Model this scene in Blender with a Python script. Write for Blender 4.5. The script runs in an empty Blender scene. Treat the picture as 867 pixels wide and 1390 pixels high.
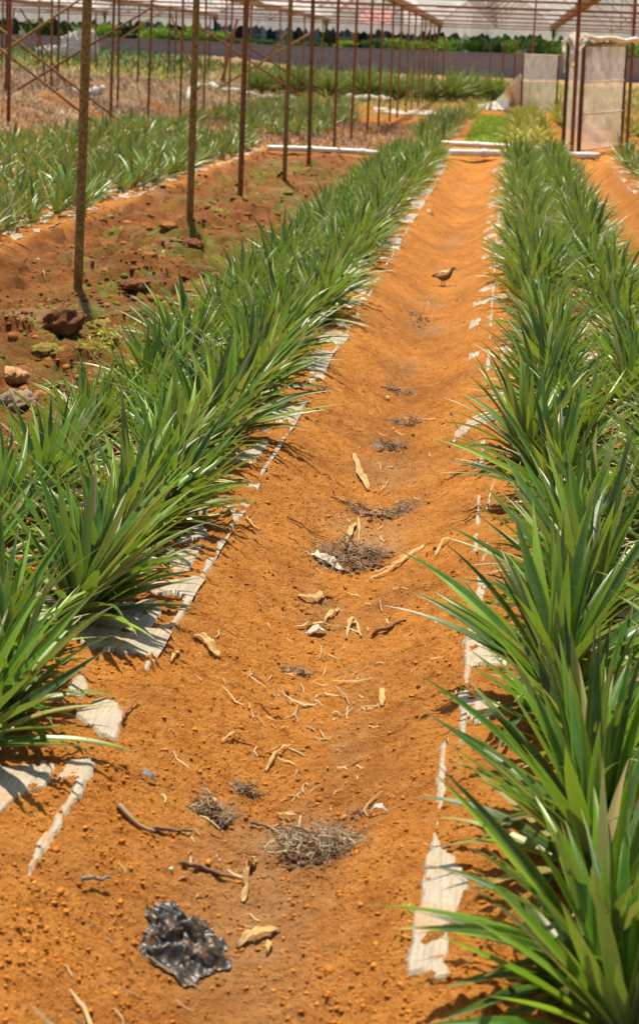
import bpy, math, random
import numpy as np
from mathutils import Vector, Matrix

rng = np.random.default_rng(11)
random.seed(5)
C = bpy.context.scene.collection
R = math.radians

# ------------------------------------------------------------------ camera model (photo pixels, 867 x 1390)
F = 2400.; H = 1.6; PX = 433.5; PY = 365.5; TH = R(7); ROLL = R(2.1); YAW = -0.10133
f0 = Vector((math.sin(YAW)*math.cos(TH), math.cos(YAW)*math.cos(TH), -math.sin(TH)))
r0 = Vector((math.cos(YAW), -math.sin(YAW), 0)); u0 = r0.cross(f0)
RX = math.cos(ROLL)*r0 + math.sin(ROLL)*u0
UX = -math.sin(ROLL)*r0 + math.cos(ROLL)*u0

def ray(x, y): return f0 + RX*((x-PX)/F) - UX*((y-PY)/F)
def atY(x, y, Y):
    r = ray(x, y); t = Y/r.y
    return Vector((r.x*t, Y, H + r.z*t))
def proj_np(X, Y, Z):
    Z = Z-H
    d = X*f0.x+Y*f0.y+Z*f0.z
    return PX+F*(X*RX.x+Y*RX.y+Z*RX.z)/d, PY-F*(X*UX.x+Y*UX.y+Z*UX.z)/d

# ------------------------------------------------------------------ noise
def _h(ix, iy, s):
    n = (ix.astype(np.int64)*374761393 + iy.astype(np.int64)*668265263 + s*1442695041) & 0xffffffff
    n = ((n ^ (n >> 13))*1274126177) & 0xffffffff
    return ((n ^ (n >> 16)) & 0xffff)/65535.0
def vnoise(x, y, s=0):
    x = np.asarray(x, float); y = np.asarray(y, float)
    ix = np.floor(x); iy = np.floor(y); fx = x-ix; fy = y-iy
    fx = fx*fx*(3-2*fx); fy = fy*fy*(3-2*fy)
    a = _h(ix, iy, s); b = _h(ix+1, iy, s); c = _h(ix, iy+1, s); d = _h(ix+1, iy+1, s)
    return (a*(1-fx)+b*fx)*(1-fy)+(c*(1-fx)+d*fx)*fy*1.0
def fbm(x, y, s=0, o=4):
    v = 0; a = .5; t = 0
    for k in range(o):
        ca, sa = math.cos(.7*k), math.sin(.7*k)
        v = v + a*vnoise((x*ca-y*sa)*2**k, (x*sa+y*ca)*2**k, s+k*17); t += a; a *= .5
    return v/t*2-1
def ss(a, b, x):
    t = np.clip((x-a)/(b-a), 0, 1); return t*t*(3-2*t)
def band(X, a, b, w): return ss(a-w, a+w, X)*(1-ss(b-w, b+w, X))

# ------------------------------------------------------------------ terrain
YE = 28.3
def base(X, Y):
    X = np.asarray(X, float); Y = np.asarray(Y, float)
    near = 1-ss(YE-.6, YE+.6, Y)
    wob = .03*fbm(Y*.6, X*0+3.3, 5, 2)
    x = X+wob
    z = 0*x
    z = z-.165*(1-ss(.01, .46, np.abs(x+.435)))
    z = z-.12*(1-ss(.05, .30, np.abs(x-1.36)))
    z = z-.09*band(x, -3.75, -2.0, .14)+.05*np.exp(-((x+2.75)/.3)**2)
    z = z+.03*fbm(X*1.1, Y*1.1, 31, 3)*band(x, -3.8, -1.95, .1)
    z = z-.07*(1-ss(.05, .28, np.abs(x+5.45)))
    z = z*near
    far = ss(YE, YE+4, Y)
    z = z + far*.05*fbm(X*.5, Y*.4, 41, 3)
    # the raised rubble and dead grass left of the beds
    lf = ss(-7.3, -9.5, X)*0 + (1-ss(-9.5, -7.4, X))
    z = z + lf*ss(26, 34, Y)*(1-ss(75, 100, Y))*(.42+.45*fbm(X*.35, Y*.2, 55, 3))
    z = z + (1-ss(-24, -14, X))*ss(70, 110, Y)*.9
    z = z + ss(-7.4, -6.8, X)*0
    z = z + (1-ss(-7.4, -6.9, X))*ss(54, 64, Y)*(1-ss(95,110,Y))*.12
    return z
def fine(X, Y):
    al = np.clip(band(X, -3.8, -1.85, .08)*(1-ss(27, 29, Y)) + (1-ss(-7.6, -7.1, X)) + .5*ss(27, 30, Y), 0, 1)
    pth = 1-al
    n = .012*fbm(X*6, Y*5, 61, 3)*(1-.6*ss(7, 12, Y))+.009*fbm(X*22, Y*20, 71, 3)+.007*fbm(X*75, Y*65, 77, 2)
    cl = np.clip(fbm(X*34, Y*30, 83, 2)-.18, 0, 1)*.026*ss(-.3, .3, fbm(X*3, Y*2, 84, 2))
    m = .075*fbm(X*2.4, Y*2.0, 91, 4)+.055*np.abs(fbm(X*6, Y*5, 93, 3))+.018*fbm(X*26, Y*24, 95, 3)
    c1 = fbm(X*4.5, Y*4.0, 97, 2); m = m+.07*ss(.25, .42, c1)
    return pth*(n+cl)+al*m
def ground(X, Y): return base(X, Y)+fine(X, Y)
def gz(x, y): return float(ground(np.array([x]), np.array([y]))[0])
def at(x, y):
    r = ray(x, y); z = 0.
    for _ in range(12):
        t = (z-H)/r.z; p = r*t; z = .5*z+.5*float(base(np.array([p.x]), np.array([p.y]))[0])
    t = (z-H)/r.z; p = r*t
    return Vector((p.x, p.y, gz(p.x, p.y)))

# ------------------------------------------------------------------ mesh helpers
def mesh(name, V, Fc, m=None, parent=None, smooth=True, link=True, uvattr=None):
    me = bpy.data.meshes.new(name)
    V = np.asarray(V, np.float32).reshape(-1, 3)
    if isinstance(Fc, np.ndarray):
        n, k = Fc.shape
        me.vertices.add(len(V)); me.vertices.foreach_set('co', V.ravel())
        me.loops.add(n*k); me.loops.foreach_set('vertex_index', Fc.astype(np.int32).ravel())
        me.polygons.add(n); me.polygons.foreach_set('loop_start', np.arange(0, n*k, k, dtype=np.int32))
        me.polygons.foreach_set('loop_total', np.full(n, k, np.int32))
        me.update(calc_edges=True)
    else:
        me.from_pydata(V.tolist(), [], Fc)
    if smooth: me.polygons.foreach_set('use_smooth', [True]*len(me.polygons))
    if uvattr is not None:
        a = me.color_attributes.new('tint', 'FLOAT_COLOR', 'POINT')
        a.data.foreach_set('color', np.asarray(uvattr, np.float32).ravel())
    if m: me.materials.append(m)
    me.validate()
    o = bpy.data.objects.new(name, me)
    if link: C.objects.link(o)
    if parent: o.parent = parent
    return o

class MB:
    def __init__(s): s.v = []; s.f = []; s.c = []; s.n = 0
    def add(s, v, f, c=None):
        v = [tuple(p) for p in v]
        s.v += v; s.f += [tuple(i+s.n for i in q) for q in f]; s.n += len(v)
        s.c += [c if c else (0.5, 0.5, 0.5, 1)]*len(v)
    def box(s, a, b, M=None):
        x0, y0, z0 = a; x1, y1, z1 = b
        v = [Vector(p) for p in ((x0,y0,z0),(x1,y0,z0),(x1,y1,z0),(x0,y1,z0),(x0,y0,z1),(x1,y0,z1),(x1,y1,z1),(x0,y1,z1))]
        if M: v = [M @ p for p in v]
        s.add(v, [(0,3,2,1),(4,5,6,7),(0,1,5,4),(1,2,6,5),(2,3,7,6),(3,0,4,7)])
    def tube(s, pts, r, n=8, cap=True, c=None, flat=1.0):
        pts = [Vector(p) for p in pts]
        rs = r if hasattr(r, '__len__') else [r]*len(pts)
        v = []; f = []
        t0 = (pts[1]-pts[0]).normalized()
        a = t0.orthogonal().normalized()
        for i, p in enumerate(pts):
            t = (pts[min(i+1, len(pts)-1)]-pts[max(i-1, 0)]).normalized()
            a = (a-t*a.dot(t)).normalized(); b = t.cross(a)
            for k in range(n):
                g = 2*math.pi*k/n
                v.append(p+(a*math.cos(g)+b*math.sin(g)*flat)*rs[i])
        for i in range(len(pts)-1):
            for k in range(n):
                f.append((i*n+k, i*n+(k+1) % n, (i+1)*n+(k+1) % n, (i+1)*n+k))
        if cap: f += [tuple(range(n))[::-1], tuple((len(pts)-1)*n+k for k in range(n))]
        s.add(v, f, c)
    def build(s, name, m, parent=None, smooth=True, col=False):
        return mesh(name, s.v, s.f, m, parent, smooth, uvattr=s.c if col else None)

def tag(o, label=None, cat=None, group=None, kind=None):
    if label: o['label'] = label
    if cat: o['category'] = cat
    if group: o['group'] = group
    if kind: o['kind'] = kind
    return o
def empty(name, loc, rz=0):
    o = bpy.data.objects.new(name, None); C.objects.link(o)
    o.location = loc; o.rotation_euler = (0, 0, rz); return o

# ------------------------------------------------------------------ materials
class NT:
    def __init__(s, name):
        s.m = bpy.data.materials.new(name); s.m.use_nodes = True
        s.t = s.m.node_tree; s.t.nodes.clear(); s.out = s.n('ShaderNodeOutputMaterial')
    def n(s, ty, **k):
        x = s.t.nodes.new(ty)
        for a, b in k.items():
            if a.startswith('_'): x.inputs[a[1:].replace('_', ' ')].default_value = b
            else: setattr(x, a, b)
        return x
    def l(s, a, b): s.t.links.new(a, b)
    def noise(s, sc, det=4, rough=.55, co=None, d=0):
        x = s.n('ShaderNodeTexNoise'); x.inputs['Scale'].default_value = sc; x.inputs['Detail'].default_value = det
        x.inputs['Roughness'].default_value = rough; x.inputs['Distortion'].default_value = d
        if co: s.l(co, x.inputs['Vector'])
        return x.outputs['Fac']
    def ramp(s, fac, st):
        x = s.n('ShaderNodeValToRGB'); e = x.color_ramp.elements
        while len(e) < len(st): e.new(.5)
        for i, (p, c) in enumerate(st):
            e[i].position = p; e[i].color = (*c, 1) if len(c) == 3 else c
        s.l(fac, x.inputs[0]); return x.outputs[0]
    def mix(s, fac, a, b, bt='MIX'):
        x = s.n('ShaderNodeMix', data_type='RGBA', blend_type=bt)
        for i, v in ((0, fac), (6, a), (7, b)):
            if hasattr(v, 'is_linked') or hasattr(v, 'links'): s.l(v, x.inputs[i])
            elif i == 0: x.inputs[0].default_value = v
            else: x.inputs[i].default_value = (*v, 1)
        return x.outputs[2]
    def math(s, op, a, b=0.):
        x = s.n('ShaderNodeMath', operation=op)
        for i, v in ((0, a), (1, b)):
            if hasattr(v, 'links'): s.l(v, x.inputs[i])
            else: x.inputs[i].default_value = v
        return x.outputs[0]
    def bump(s, h, st, dist):
        x = s.n('ShaderNodeBump'); x.inputs['Strength'].default_value = st; x.inputs['Distance'].default_value = dist
        s.l(h, x.inputs['Height']); return x.outputs[0]
    def bsdf(s, col, rough=.7, spec=.3, metal=0, nrm=None):
        x = s.n('ShaderNodeBsdfPrincipled')
        for k, v in (('Base Color', col), ('Roughness', rough), ('Specular IOR Level', spec), ('Metallic', metal)):
            if hasattr(v, 'links'): s.l(v, x.inputs[k])
            else: x.inputs[k].default_value = (*v, 1) if isinstance(v, tuple) and len(v) == 3 else v
        if nrm: s.l(nrm, x.inputs['Normal'])
        return x.outputs[0]
    def done(s, sh): s.l(sh, s.out.inputs[0]); return s.m
    def geo(s): return s.n('ShaderNodeNewGeometry')
    def obj(s): return s.n('ShaderNodeTexCoord').outputs['Object']

def simple(name, c1, c2, sc=8, rough=.7, spec=.3, bump=.3, bd=.01, det=5, metal=0, stretch=None):
    t = NT(name); co = t.obj()
    if stretch:
        mp = t.n('ShaderNodeMapping'); mp.inputs['Scale'].default_value = stretch; t.l(co, mp.inputs[0]); co = mp.outputs[0]
    nz = t.noise(sc, det, .6, co)
    col = t.ramp(nz, [(.3, c1), (.7, c2)])
    return t.done(t.bsdf(col, rough, spec, metal, t.bump(nz, bump, bd)))

def mat_ground():
    t = NT('ground_soil'); P = t.geo().outputs['Position']
    a = t.n('ShaderNodeVertexColor', layer_name='tint')
    sp = t.n('ShaderNodeSeparateColor'); t.l(a.outputs[0], sp.inputs[0])
    n1 = t.noise(1.7, 5, .6, P); n2 = t.noise(14, 5, .65, P); n3 = t.noise(90, 4, .7, P); n4 = t.noise(330, 3, .7, P)
    c = t.ramp(t.noise(2.6, 7, .72, P, .5), [(.34, SOIL_D), (.60, SOIL_L)])
    c = t.mix(t.math('MULTIPLY', t.ramp(n1, [(.5, (0,0,0)), (.7, (1,1,1))]), .45), c, (.26, .095, .024))
    c = t.mix(t.math('MULTIPLY', t.ramp(n2, [(.42, (0,0,0)), (.68, (1,1,1))]), .45), c, SOIL_P)
    c = t.mix(t.math('MULTIPLY', t.ramp(n3, [(.3, (1,1,1)), (.5, (0,0,0))]), .55), c, SOIL_K)
    c = t.mix(t.math('MULTIPLY', t.ramp(n4, [(.56, (0,0,0)), (.72, (1,1,1))]), .35), c, (.72, .42, .16))
    # alley soil, redder and darker
    al = t.ramp(t.noise(3.1, 5, .7, P), [(.3, (.075, .028, .010)), (.5, (.20, .072, .020)), (.72, (.38, .145, .04))])
    al = t.mix(t.math('MULTIPLY', t.ramp(n3, [(.3, (1,1,1)), (.5, (0,0,0))]), .6), al, (.06, .028, .012))
    c = t.mix(sp.outputs[0], c, al)
    # moss and green cover
    gm = t.math('MULTIPLY', sp.outputs[1], t.ramp(t.math('ADD', t.math('MULTIPLY', t.noise(5, 6, .7, P), .7), t.math('MULTIPLY', t.noise(45, 3, .7, P), .3)), [(.47, (0,0,0)), (.56, (1,1,1))]))
    gr = t.ramp(t.noise(2.3, 4, .7, P), [(.3, (.045, .085, .012)), (.52, (.12, .17, .02)), (.7, (.25, .24, .05))])
    c = t.mix(gm, c, gr)
    # straw
    sw = t.ramp(t.noise(1.1, 6, .75, P), [(.3, (.13, .07, .035)), (.5, (.30, .20, .11)), (.7, (.48, .38, .24))])
    c = t.mix(sp.outputs[2], c, sw)
    hgt = t.math('ADD', t.math('MULTIPLY', n3, 1.0), t.math('MULTIPLY', n4, .45))
    return t.done(t.bsdf(c, .93, .12, 0, t.bump(t.math('ADD', hgt, t.math('MULTIPLY', t.noise(38, 4, .6, P), 1.2)), 1.0, .018)))

def mat_leaf(name='leaf', top=None, dark=None, yel=None, trans=.24):
    t = NT(name)
    a = t.n('ShaderNodeVertexColor', layer_name='tint')
    sp = t.n('ShaderNodeSeparateColor'); t.l(a.outputs[0], sp.inputs[0])
    rnd = t.n('ShaderNodeObjectInfo').outputs['Random']
    geo = t.geo()
    hue = t.math('FRACT', t.math('ADD', sp.outputs[0], t.math('MULTIPLY', rnd, .37)))
    c = t.ramp(hue, [(0, dark or (.007, .038, .005)), (.40, top or (.018, .090, .006)), (.64, (.060, .205, .005)), (.80, yel or (.22, .38, .006)), (.90, (.12, .24, .03)), (.98, (.34, .28, .10))])
    # streaks running along the leaf
    co = t.obj()
    st = t.ramp(t.noise(38, 3, .6, co), [(.4, (0,0,0)), (.75, (1,1,1))])
    c = t.mix(t.math('MULTIPLY', st, .28), c, (.20, .32, .03))
    ac = t.ramp(sp.outputs[2], [(0, (1,1,1)), (.55, (0,0,0))])
    c = t.mix(t.math('MULTIPLY', ac, .30), c, (.025, .085, .025))
    eg = t.ramp(sp.outputs[2], [(.6, (0,0,0)), (1, (1,1,1))])
    c = t.mix(t.math('MULTIPLY', eg, .45), c, (.24, .36, .02))
    # pink bronze mid band in some leaves
    pk = t.ramp(sp.outputs[0], [(.87, (0,0,0)), (.91, (1,1,1))])
    mid = t.ramp(sp.outputs[2], [(.0, (1,1,1)), (.45, (.0,.0,.0))])
    c = t.mix(t.math('MULTIPLY', t.math('MULTIPLY', pk, mid), .7), c, (.36, .15, .12))
    # tip drying out
    tip = t.ramp(sp.outputs[1], [(.84, (0,0,0)), (1, (1,1,1))])
    c = t.mix(t.math('MULTIPLY', tip, .6), c, (.34, .20, .09))
    basec = t.ramp(sp.outputs[1], [(0, (1,1,1)), (.22, (0,0,0))])
    c = t.mix(t.math('MULTIPLY', basec, .45), c, (.20, .30, .09))
    c = t.mix(t.math('MULTIPLY', t.ramp(t.noise(7, 5, .7, geo.outputs['Position']), [(.45, (0,0,0)), (.7, (1,1,1))]), .09), c, (.40, .22, .08))
    sp_n = t.noise(60, 3, .6, co)
    c = t.mix(t.math('MULTIPLY', t.ramp(sp_n, [(.66, (0,0,0)), (.72, (1,1,1))]), .5), c, (.28, .24, .07))
    dead = t.math('SUBTRACT', 1., a.outputs['Alpha'])
    c = t.mix(dead, c, t.ramp(t.noise(25, 4, .6, co), [(.35, (.20, .11, .05)), (.65, (.52, .38, .20))]))
    under = t.mix(.38, c, (.55, .58, .28))
    c2 = t.mix(geo.outputs['Backfacing'], c, under)
    b = t.bsdf(c2, t.math('ADD', t.math('MULTIPLY', t.noise(9, 2, .5, co), .3), .27), .5, 0)
    tr = t.n('ShaderNodeBsdfTranslucent'); t.l(t.mix(.45, c, (.30, .42, .02)), tr.inputs[0])
    mx = t.n('ShaderNodeMixShader', _Fac=trans); t.l(b, mx.inputs[1]); t.l(tr.outputs[0], mx.inputs[2])
    return t.done(mx.outputs[0])

def mat_foliage(name, c1, c2, c3):
    t = NT(name); a = t.n('ShaderNodeVertexColor', layer_name='tint')
    sp = t.n('ShaderNodeSeparateColor'); t.l(a.outputs[0], sp.inputs[0])
    c = t.ramp(sp.outputs[0], [(0, c1), (.5, c2), (1, c3)])
    b = t.bsdf(c, .6, .3)
    tr = t.n('ShaderNodeBsdfTranslucent'); t.l(c, tr.inputs[0])
    mx = t.n('ShaderNodeMixShader', _Fac=.35); t.l(b, mx.inputs[1]); t.l(tr.outputs[0], mx.inputs[2])
    return t.done(mx.outputs[0])

def mat_tint(name, rough=.8, spec=.2, bumpsc=60):
    t = NT(name); a = t.n('ShaderNodeVertexColor', layer_name='tint')
    nz = t.noise(bumpsc, 4, .6, t.obj())
    c = t.mix(.35, a.outputs[0], t.ramp(nz, [(.3, (.3,.3,.3)), (.7, (1,1,1))]), 'MULTIPLY')
    return t.done(t.bsdf(c, rough, spec, 0, t.bump(nz, .4, .004)))

def mat_film(name, col, trans, rough=.45, dirt=None, sc=1.5):
    t = NT(name); P = t.geo().outputs['Position']
    nz = t.noise(sc, 5, .65, P)
    c = t.mix(t.ramp(nz, [(.4, (0,0,0)), (.7, (1,1,1))]), col, dirt or col)
    b = t.bsdf(c, rough, .4, 0, t.bump(nz, .3, .05))
    tl = t.n('ShaderNodeBsdfTranslucent'); t.l(c, tl.inputs[0])
    m1 = t.n('ShaderNodeMixShader', _Fac=.6); t.l(b, m1.inputs[1]); t.l(tl.outputs[0], m1.inputs[2])
    tp = t.n('ShaderNodeBsdfTransparent')
    m2 = t.n('ShaderNodeMixShader', _Fac=trans); t.l(m1.outputs[0], m2.inputs[1]); t.l(tp.outputs[0], m2.inputs[2])
    return t.done(m2.outputs[0])

def mat_mulch():
    t = NT('mulch_film'); P = t.geo().outputs['Position']
    mp = t.n('ShaderNodeMapping'); mp.inputs['Scale'].default_value = (150, 9, 20); t.l(P, mp.inputs[0])
    wr = t.noise(1, 4, .6, mp.outputs[0], .6)
    d = t.noise(11, 6, .7, P)
    c = t.ramp(wr, [(.3, (.26, .22, .155)), (.6, (.39, .345, .26))])
    c = t.mix(t.ramp(d, [(.5, (0,0,0)), (.66, (.7,.7,.7))]), c, (.44, .20, .055))
    c = t.mix(t.ramp(t.noise(160, 3, .7, P), [(.56, (0,0,0)), (.7, (.7,.7,.7))]), c, (.40, .18, .06))
    return t.done(t.bsdf(c, .42, .45, 0, t.bump(wr, .6, .004)))

SOIL_D = (.36, .125, .020); SOIL_L = (.56, .215, .034); SOIL_P = (.70, .34, .085); SOIL_K = (.16, .052, .011)
M = {}
M['ground'] = mat_ground()
M['leaf'] = mat_leaf()
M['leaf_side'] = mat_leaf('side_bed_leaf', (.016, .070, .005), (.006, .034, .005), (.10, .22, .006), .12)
M['leaf_far'] = mat_leaf('leaf_clump', (.10, .17, .04), (.05, .09, .02), (.26, .30, .06))
M['bromel'] = mat_leaf('yellowing_leaf', (.50, .42, .03), (.24, .32, .03), (.70, .34, .03))
M['mulch'] = mat_mulch()
M['rust'] = simple('rusty_pipe', (.11, .045, .018), (.30, .135, .04), 22, .75, .3, .5, .004)
M['rust_red'] = simple('red_rusty_pipe', (.13, .042, .02), (.30, .11, .045), 14, .7, .3, .4, .004)
M['bamboo'] = simple('mottled_pole', (.09, .05, .015), (.40, .25, .07), 46, .65, .3, .6, .005)
M['pole_dark'] = simple('dark_rust', (.07, .03, .018), (.17, .07, .03), 20, .75, .25, .4, .004)
M['pipe_white'] = simple('white_pvc', (.62, .60, .55), (.80, .78, .74), 5, .4, .5, .1, .004)
M['film'] = mat_film('roof_polythene', (.92, .93, .96), .52, .4, (.74, .75, .78), .7)
M['door_film'] = mat_film('dirty_netting', (.82, .80, .72), .42, .7, (.60, .56, .44), 2.2)
M['cloth'] = simple('cream_cloth', (.55, .48, .36), (.78, .72, .60), 9, .85, .2, .6, .02)
M['white_sheet'] = simple('white_sheeting', (.42, .38, .31), (.74, .71, .65), 6, .5, .4, .6, .02)
M['gutter'] = simple('dirty_gutter', (.16, .10, .05), (.42, .30, .17), 9, .85, .2, .7, .03)
M['tint'] = mat_tint('dry_litter')
M['tint_soil'] = mat_tint('soil_lump', .95, .1, 120)
M['stem'] = simple('bark', (.06, .04, .03), (.14, .10, .07), 6, .9, .1, .8, .03)
M['fol_d'] = mat_foliage('dense_foliage', (.02, .05, .012), (.05, .11, .02), (.11, .19, .03))
M['fol_l'] = mat_foliage('light_foliage', (.07, .15, .015), (.17, .32, .025), (.33, .46, .05))
M['fol_weed'] = mat_foliage('weed_foliage', (.12, .22, .015), (.24, .42, .02), (.42, .56, .05))
def mat_wall():
    t = NT('grey_blockwork'); P = t.geo().outputs['Position']
    br = t.n('ShaderNodeTexBrick'); mp = t.n('ShaderNodeMapping'); mp.inputs['Rotation'].default_value = (R(90), 0, 0)
    t.l(P, mp.inputs[0]); t.l(mp.outputs[0], br.inputs['Vector'])
    br.inputs['Scale'].default_value = 1.6
    br.inputs['Color1'].default_value = (.27, .26, .30, 1); br.inputs['Color2'].default_value = (.20, .19, .23, 1)
    br.inputs['Mortar'].default_value = (.34, .32, .33, 1)
    c = t.mix(t.ramp(t.noise(.35, 5, .6, P), [(.45, (0,0,0)), (.7, (.6,.6,.6))]), br.outputs[0], (.36, .27, .24))
    return t.done(t.bsdf(c, .9, .1, 0, t.bump(br.outputs['Fac'], .4, .02)))
M['wall'] = mat_wall()
def paint(name, c, k=.8): return simple(name, tuple(v*k for v in c), c, 1.5, .8, .2, .2, .02)

# ------------------------------------------------------------------ ground sheet
def make_ground():
    yy = [1.6]
    while yy[-1] < 250: yy.append(yy[-1]+max(.0035, yy[-1]**2/3840*(1.05 if yy[-1] < 30 else 1.6)))
    yy += [300, 400, 600, 1000, 2500]
    Y = np.array(yy); nc = 720
    s = np.linspace(-1, 1, nc)
    # dense in the middle, spreading out at the sides
    s = .62*s+.38*s**5
    cx = -.1+s*0
    X0 = -.25+1.5*s/.62; U = -.105+.235*s/.62
    Xg = X0[None, :]+U[None, :]*Y[:, None]
    Yg = np.repeat(Y[:, None], nc, 1)
    Xg[:, 0] -= 40+Y*2; Xg[:, -1] += 40+Y*2
    Z = ground(Xg, Yg)
    Z[Yg > 149] = 0
    Z[:, [0, -1]] = 0
    V = np.stack([Xg, Yg, Z], -1).reshape(-1, 3)
    r = len(Y); idx = np.arange(r*nc).reshape(r, nc)
    Fq = np.stack([idx[:-1, :-1], idx[:-1, 1:], idx[1:, 1:], idx[1:, :-1]], -1).reshape(-1, 4)
    nn = fbm(Xg*.9, Yg*.7, 131, 3); n2 = fbm(Xg*.12, Yg*.06, 141, 3)
    alley = band(Xg, -3.8, -1.8, .12)*(1-ss(27, 30, Yg))*.9
    alley = np.clip(alley+(1-ss(-7.6, -7.0, Xg))*ss(25, 28, Yg)*.75, 0, 1)
    alley += ss(.9, 1.3, Xg)*(1-ss(27, 28, Yg))*.35
    moss = band(Xg, -3.5, -1.8, .2)*(1-ss(27, 30, Yg))*ss(-.25, .3, nn)*.9
    gfar = ss(62, 74, Yg)*ss(-.35, .1, n2+.1*nn)*.97
    # the weedy green strip beyond the pipes
    strip = band(Xg, -.72, .12, .08)*band(Yg, 33, 49, .6)*1.0
    strip2 = (band(Xg, -9, -2.9, .3)*band(Yg, 44, 58, 2))*.75
    gfar = np.maximum(gfar, ss(50, 56, Yg)*.9); gall = ss(66, 76, Yg)
    g = np.clip(moss+gfar+strip*1.6+strip2+gall, 0, 1)
    straw = (1-ss(-8, -7.0, Xg))*ss(24, 30, Yg)*(1-ss(70, 85, Yg))*ss(-.5, .15, nn)*.85
    straw = straw+ss(50, 60, Yg)*(1-ss(66, 80, Yg))*.5
    straw += alley*ss(.15, .5, fbm(Xg*3, Yg*2, 151, 3))*.35*(Yg < 30)
    straw += np.exp(-((Xg+.43)/.15)**2)*ss(-.15, .35, fbm(Xg*4, Yg*2.2, 161, 4))*.42*(Yg < 27)
    alley += np.exp(-((Xg+.43)/.2)**2)*ss(-.1, .4, fbm(Xg*3+9, Yg*1.6, 163, 4))*.3*(Yg < 27)
    col = np.stack([np.clip(alley, 0, 1), g, np.clip(straw+ss(66, 76, Yg)*.55, 0, 1)*(1-.9*(strip > .5)), np.ones_like(g)], -1).reshape(-1, 4)
    o = mesh('ground', V, Fq, M['ground'], uvattr=col)
    tag(o, kind='structure')
make_ground()

# ------------------------------------------------------------------ pineapple plants
def leaf_arrays(n, seg, L0, spread, seed, wid=.019, cross=3, upright=0., lean=(0, 0)):
    g = np.random.default_rng(seed)
    Vs = []; Fs = []; Cs = []; off = 0
    for i in range(n):
        q = (i+.5)/n                     # 0 centre .. 1 outer
        az = i*2.39996+g.normal(0, .45)
        elev = R(86)-R(64)*q**.72*spread+g.normal(0, R(10))
        L = L0*(.62+.45*math.sin(math.pi*min(1, .18+q*.72)))*g.uniform(.85, 1.15)
        if q < .1: L *= .75
        w = wid*g.uniform(.8, 1.2)*(1 if q > .12 else .8)
        droop = g.uniform(.2, .95)*(.2+q*1.0)
        tw = g.normal(0, .35); swerve = g.normal(0, .22)
        hue = g.uniform(0, 1)
        dd = i >= n-4
        if dd: elev = R(g.uniform(0, 25)); droop = g.uniform(.2, .9); L *= g.uniform(.5, .75); w *= .75
        t = np.linspace(0, 1, seg+1)
        el = elev-droop*t**1.6*.95
        ang = az+swerve*t
        ds = L/seg
        dx = np.cos(el)*np.cos(ang); dy = np.cos(el)*np.sin(ang); dz = np.sin(el)
        r0 = .012+.012*q
        px = r0*math.cos(az)+np.concatenate([[0], np.cumsum(dx[:-1]*ds)])+lean[0]*t*L
        py = r0*math.sin(az)+np.concatenate([[0], np.cumsum(dy[:-1]*ds)])+lean[1]*t*L
        pz = .015+.05*(1-q)+np.concatenate([[0], np.cumsum(dz[:-1]*ds)])
        prof = w*np.clip((.72+.42*np.sin(math.pi*np.minimum(1, t*1.0+.12)))*(1-t**3.4)**1.0, .03, 2)
        side = np.stack([-np.sin(ang), np.cos(ang), 0*t], -1)
        tan = np.stack([dx, dy, dz], -1)
        nrm = np.cross(side, tan)*-1
        nrm = np.where(nrm[:, 2:3] < 0, -nrm, nrm)
        ca = np.cos(tw*t)[:, None]; sa = np.sin(tw*t)[:, None]
        s2 = side*ca+nrm*sa; n2 = nrm*ca-side*sa
        P = np.stack([px, py, pz], -1)
        ks = np.linspace(-1, 1, cross)
        rows = [P+s2*(prof*k)[:, None]+n2*(prof*(abs(k)**1.4)*.42)[:, None] for k in ks]
        V = np.stack(rows, 1).reshape(-1, 3)
        idx = np.arange((seg+1)*cross).reshape(seg+1, cross)+off
        Fq = np.stack([idx[:-1, :-1], idx[:-1, 1:], idx[1:, 1:], idx[1:, :-1]], -1).reshape(-1, 4)
        # face normals must point up (upper side of the leaf)
        a, b, c_, d_ = V[0], V[1], V[cross+1], V[cross]
        nn = np.cross(b-a, d_-a)
        if nn @ n2[0] < 0: Fq = Fq[:, ::-1]
        col = np.stack([np.full((seg+1, cross), hue), np.repeat(t[:, None], cross, 1),
                        np.repeat(np.abs(ks)[None], seg+1, 0), np.full((seg+1, cross), 0. if dd else 1.)], -1).reshape(-1, 4)
        Vs.append(V); Fs.append(Fq); Cs.append(col); off += len(V)
    return np.concatenate(Vs), np.concatenate(Fs), np.concatenate(Cs)

def plant_mesh(name, mat, *a, **k):
    V, Fq, Cc = leaf_arrays(*a, **k)
    o = mesh(name, V, Fq, mat, link=False, uvattr=Cc)
    return o.data
NEAR = [plant_mesh('pineapple_plant', M['leaf'], 60, 11, .375, 1.02+.12*((i % 3)-1), 100+i, wid=.0132, cross=5) for i in range(14)]
MID = [plant_mesh('pineapple_plant', M['leaf'], 52, 6, .385, 1.05, 200+i, wid=.0138, cross=3) for i in range(7)]

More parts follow.
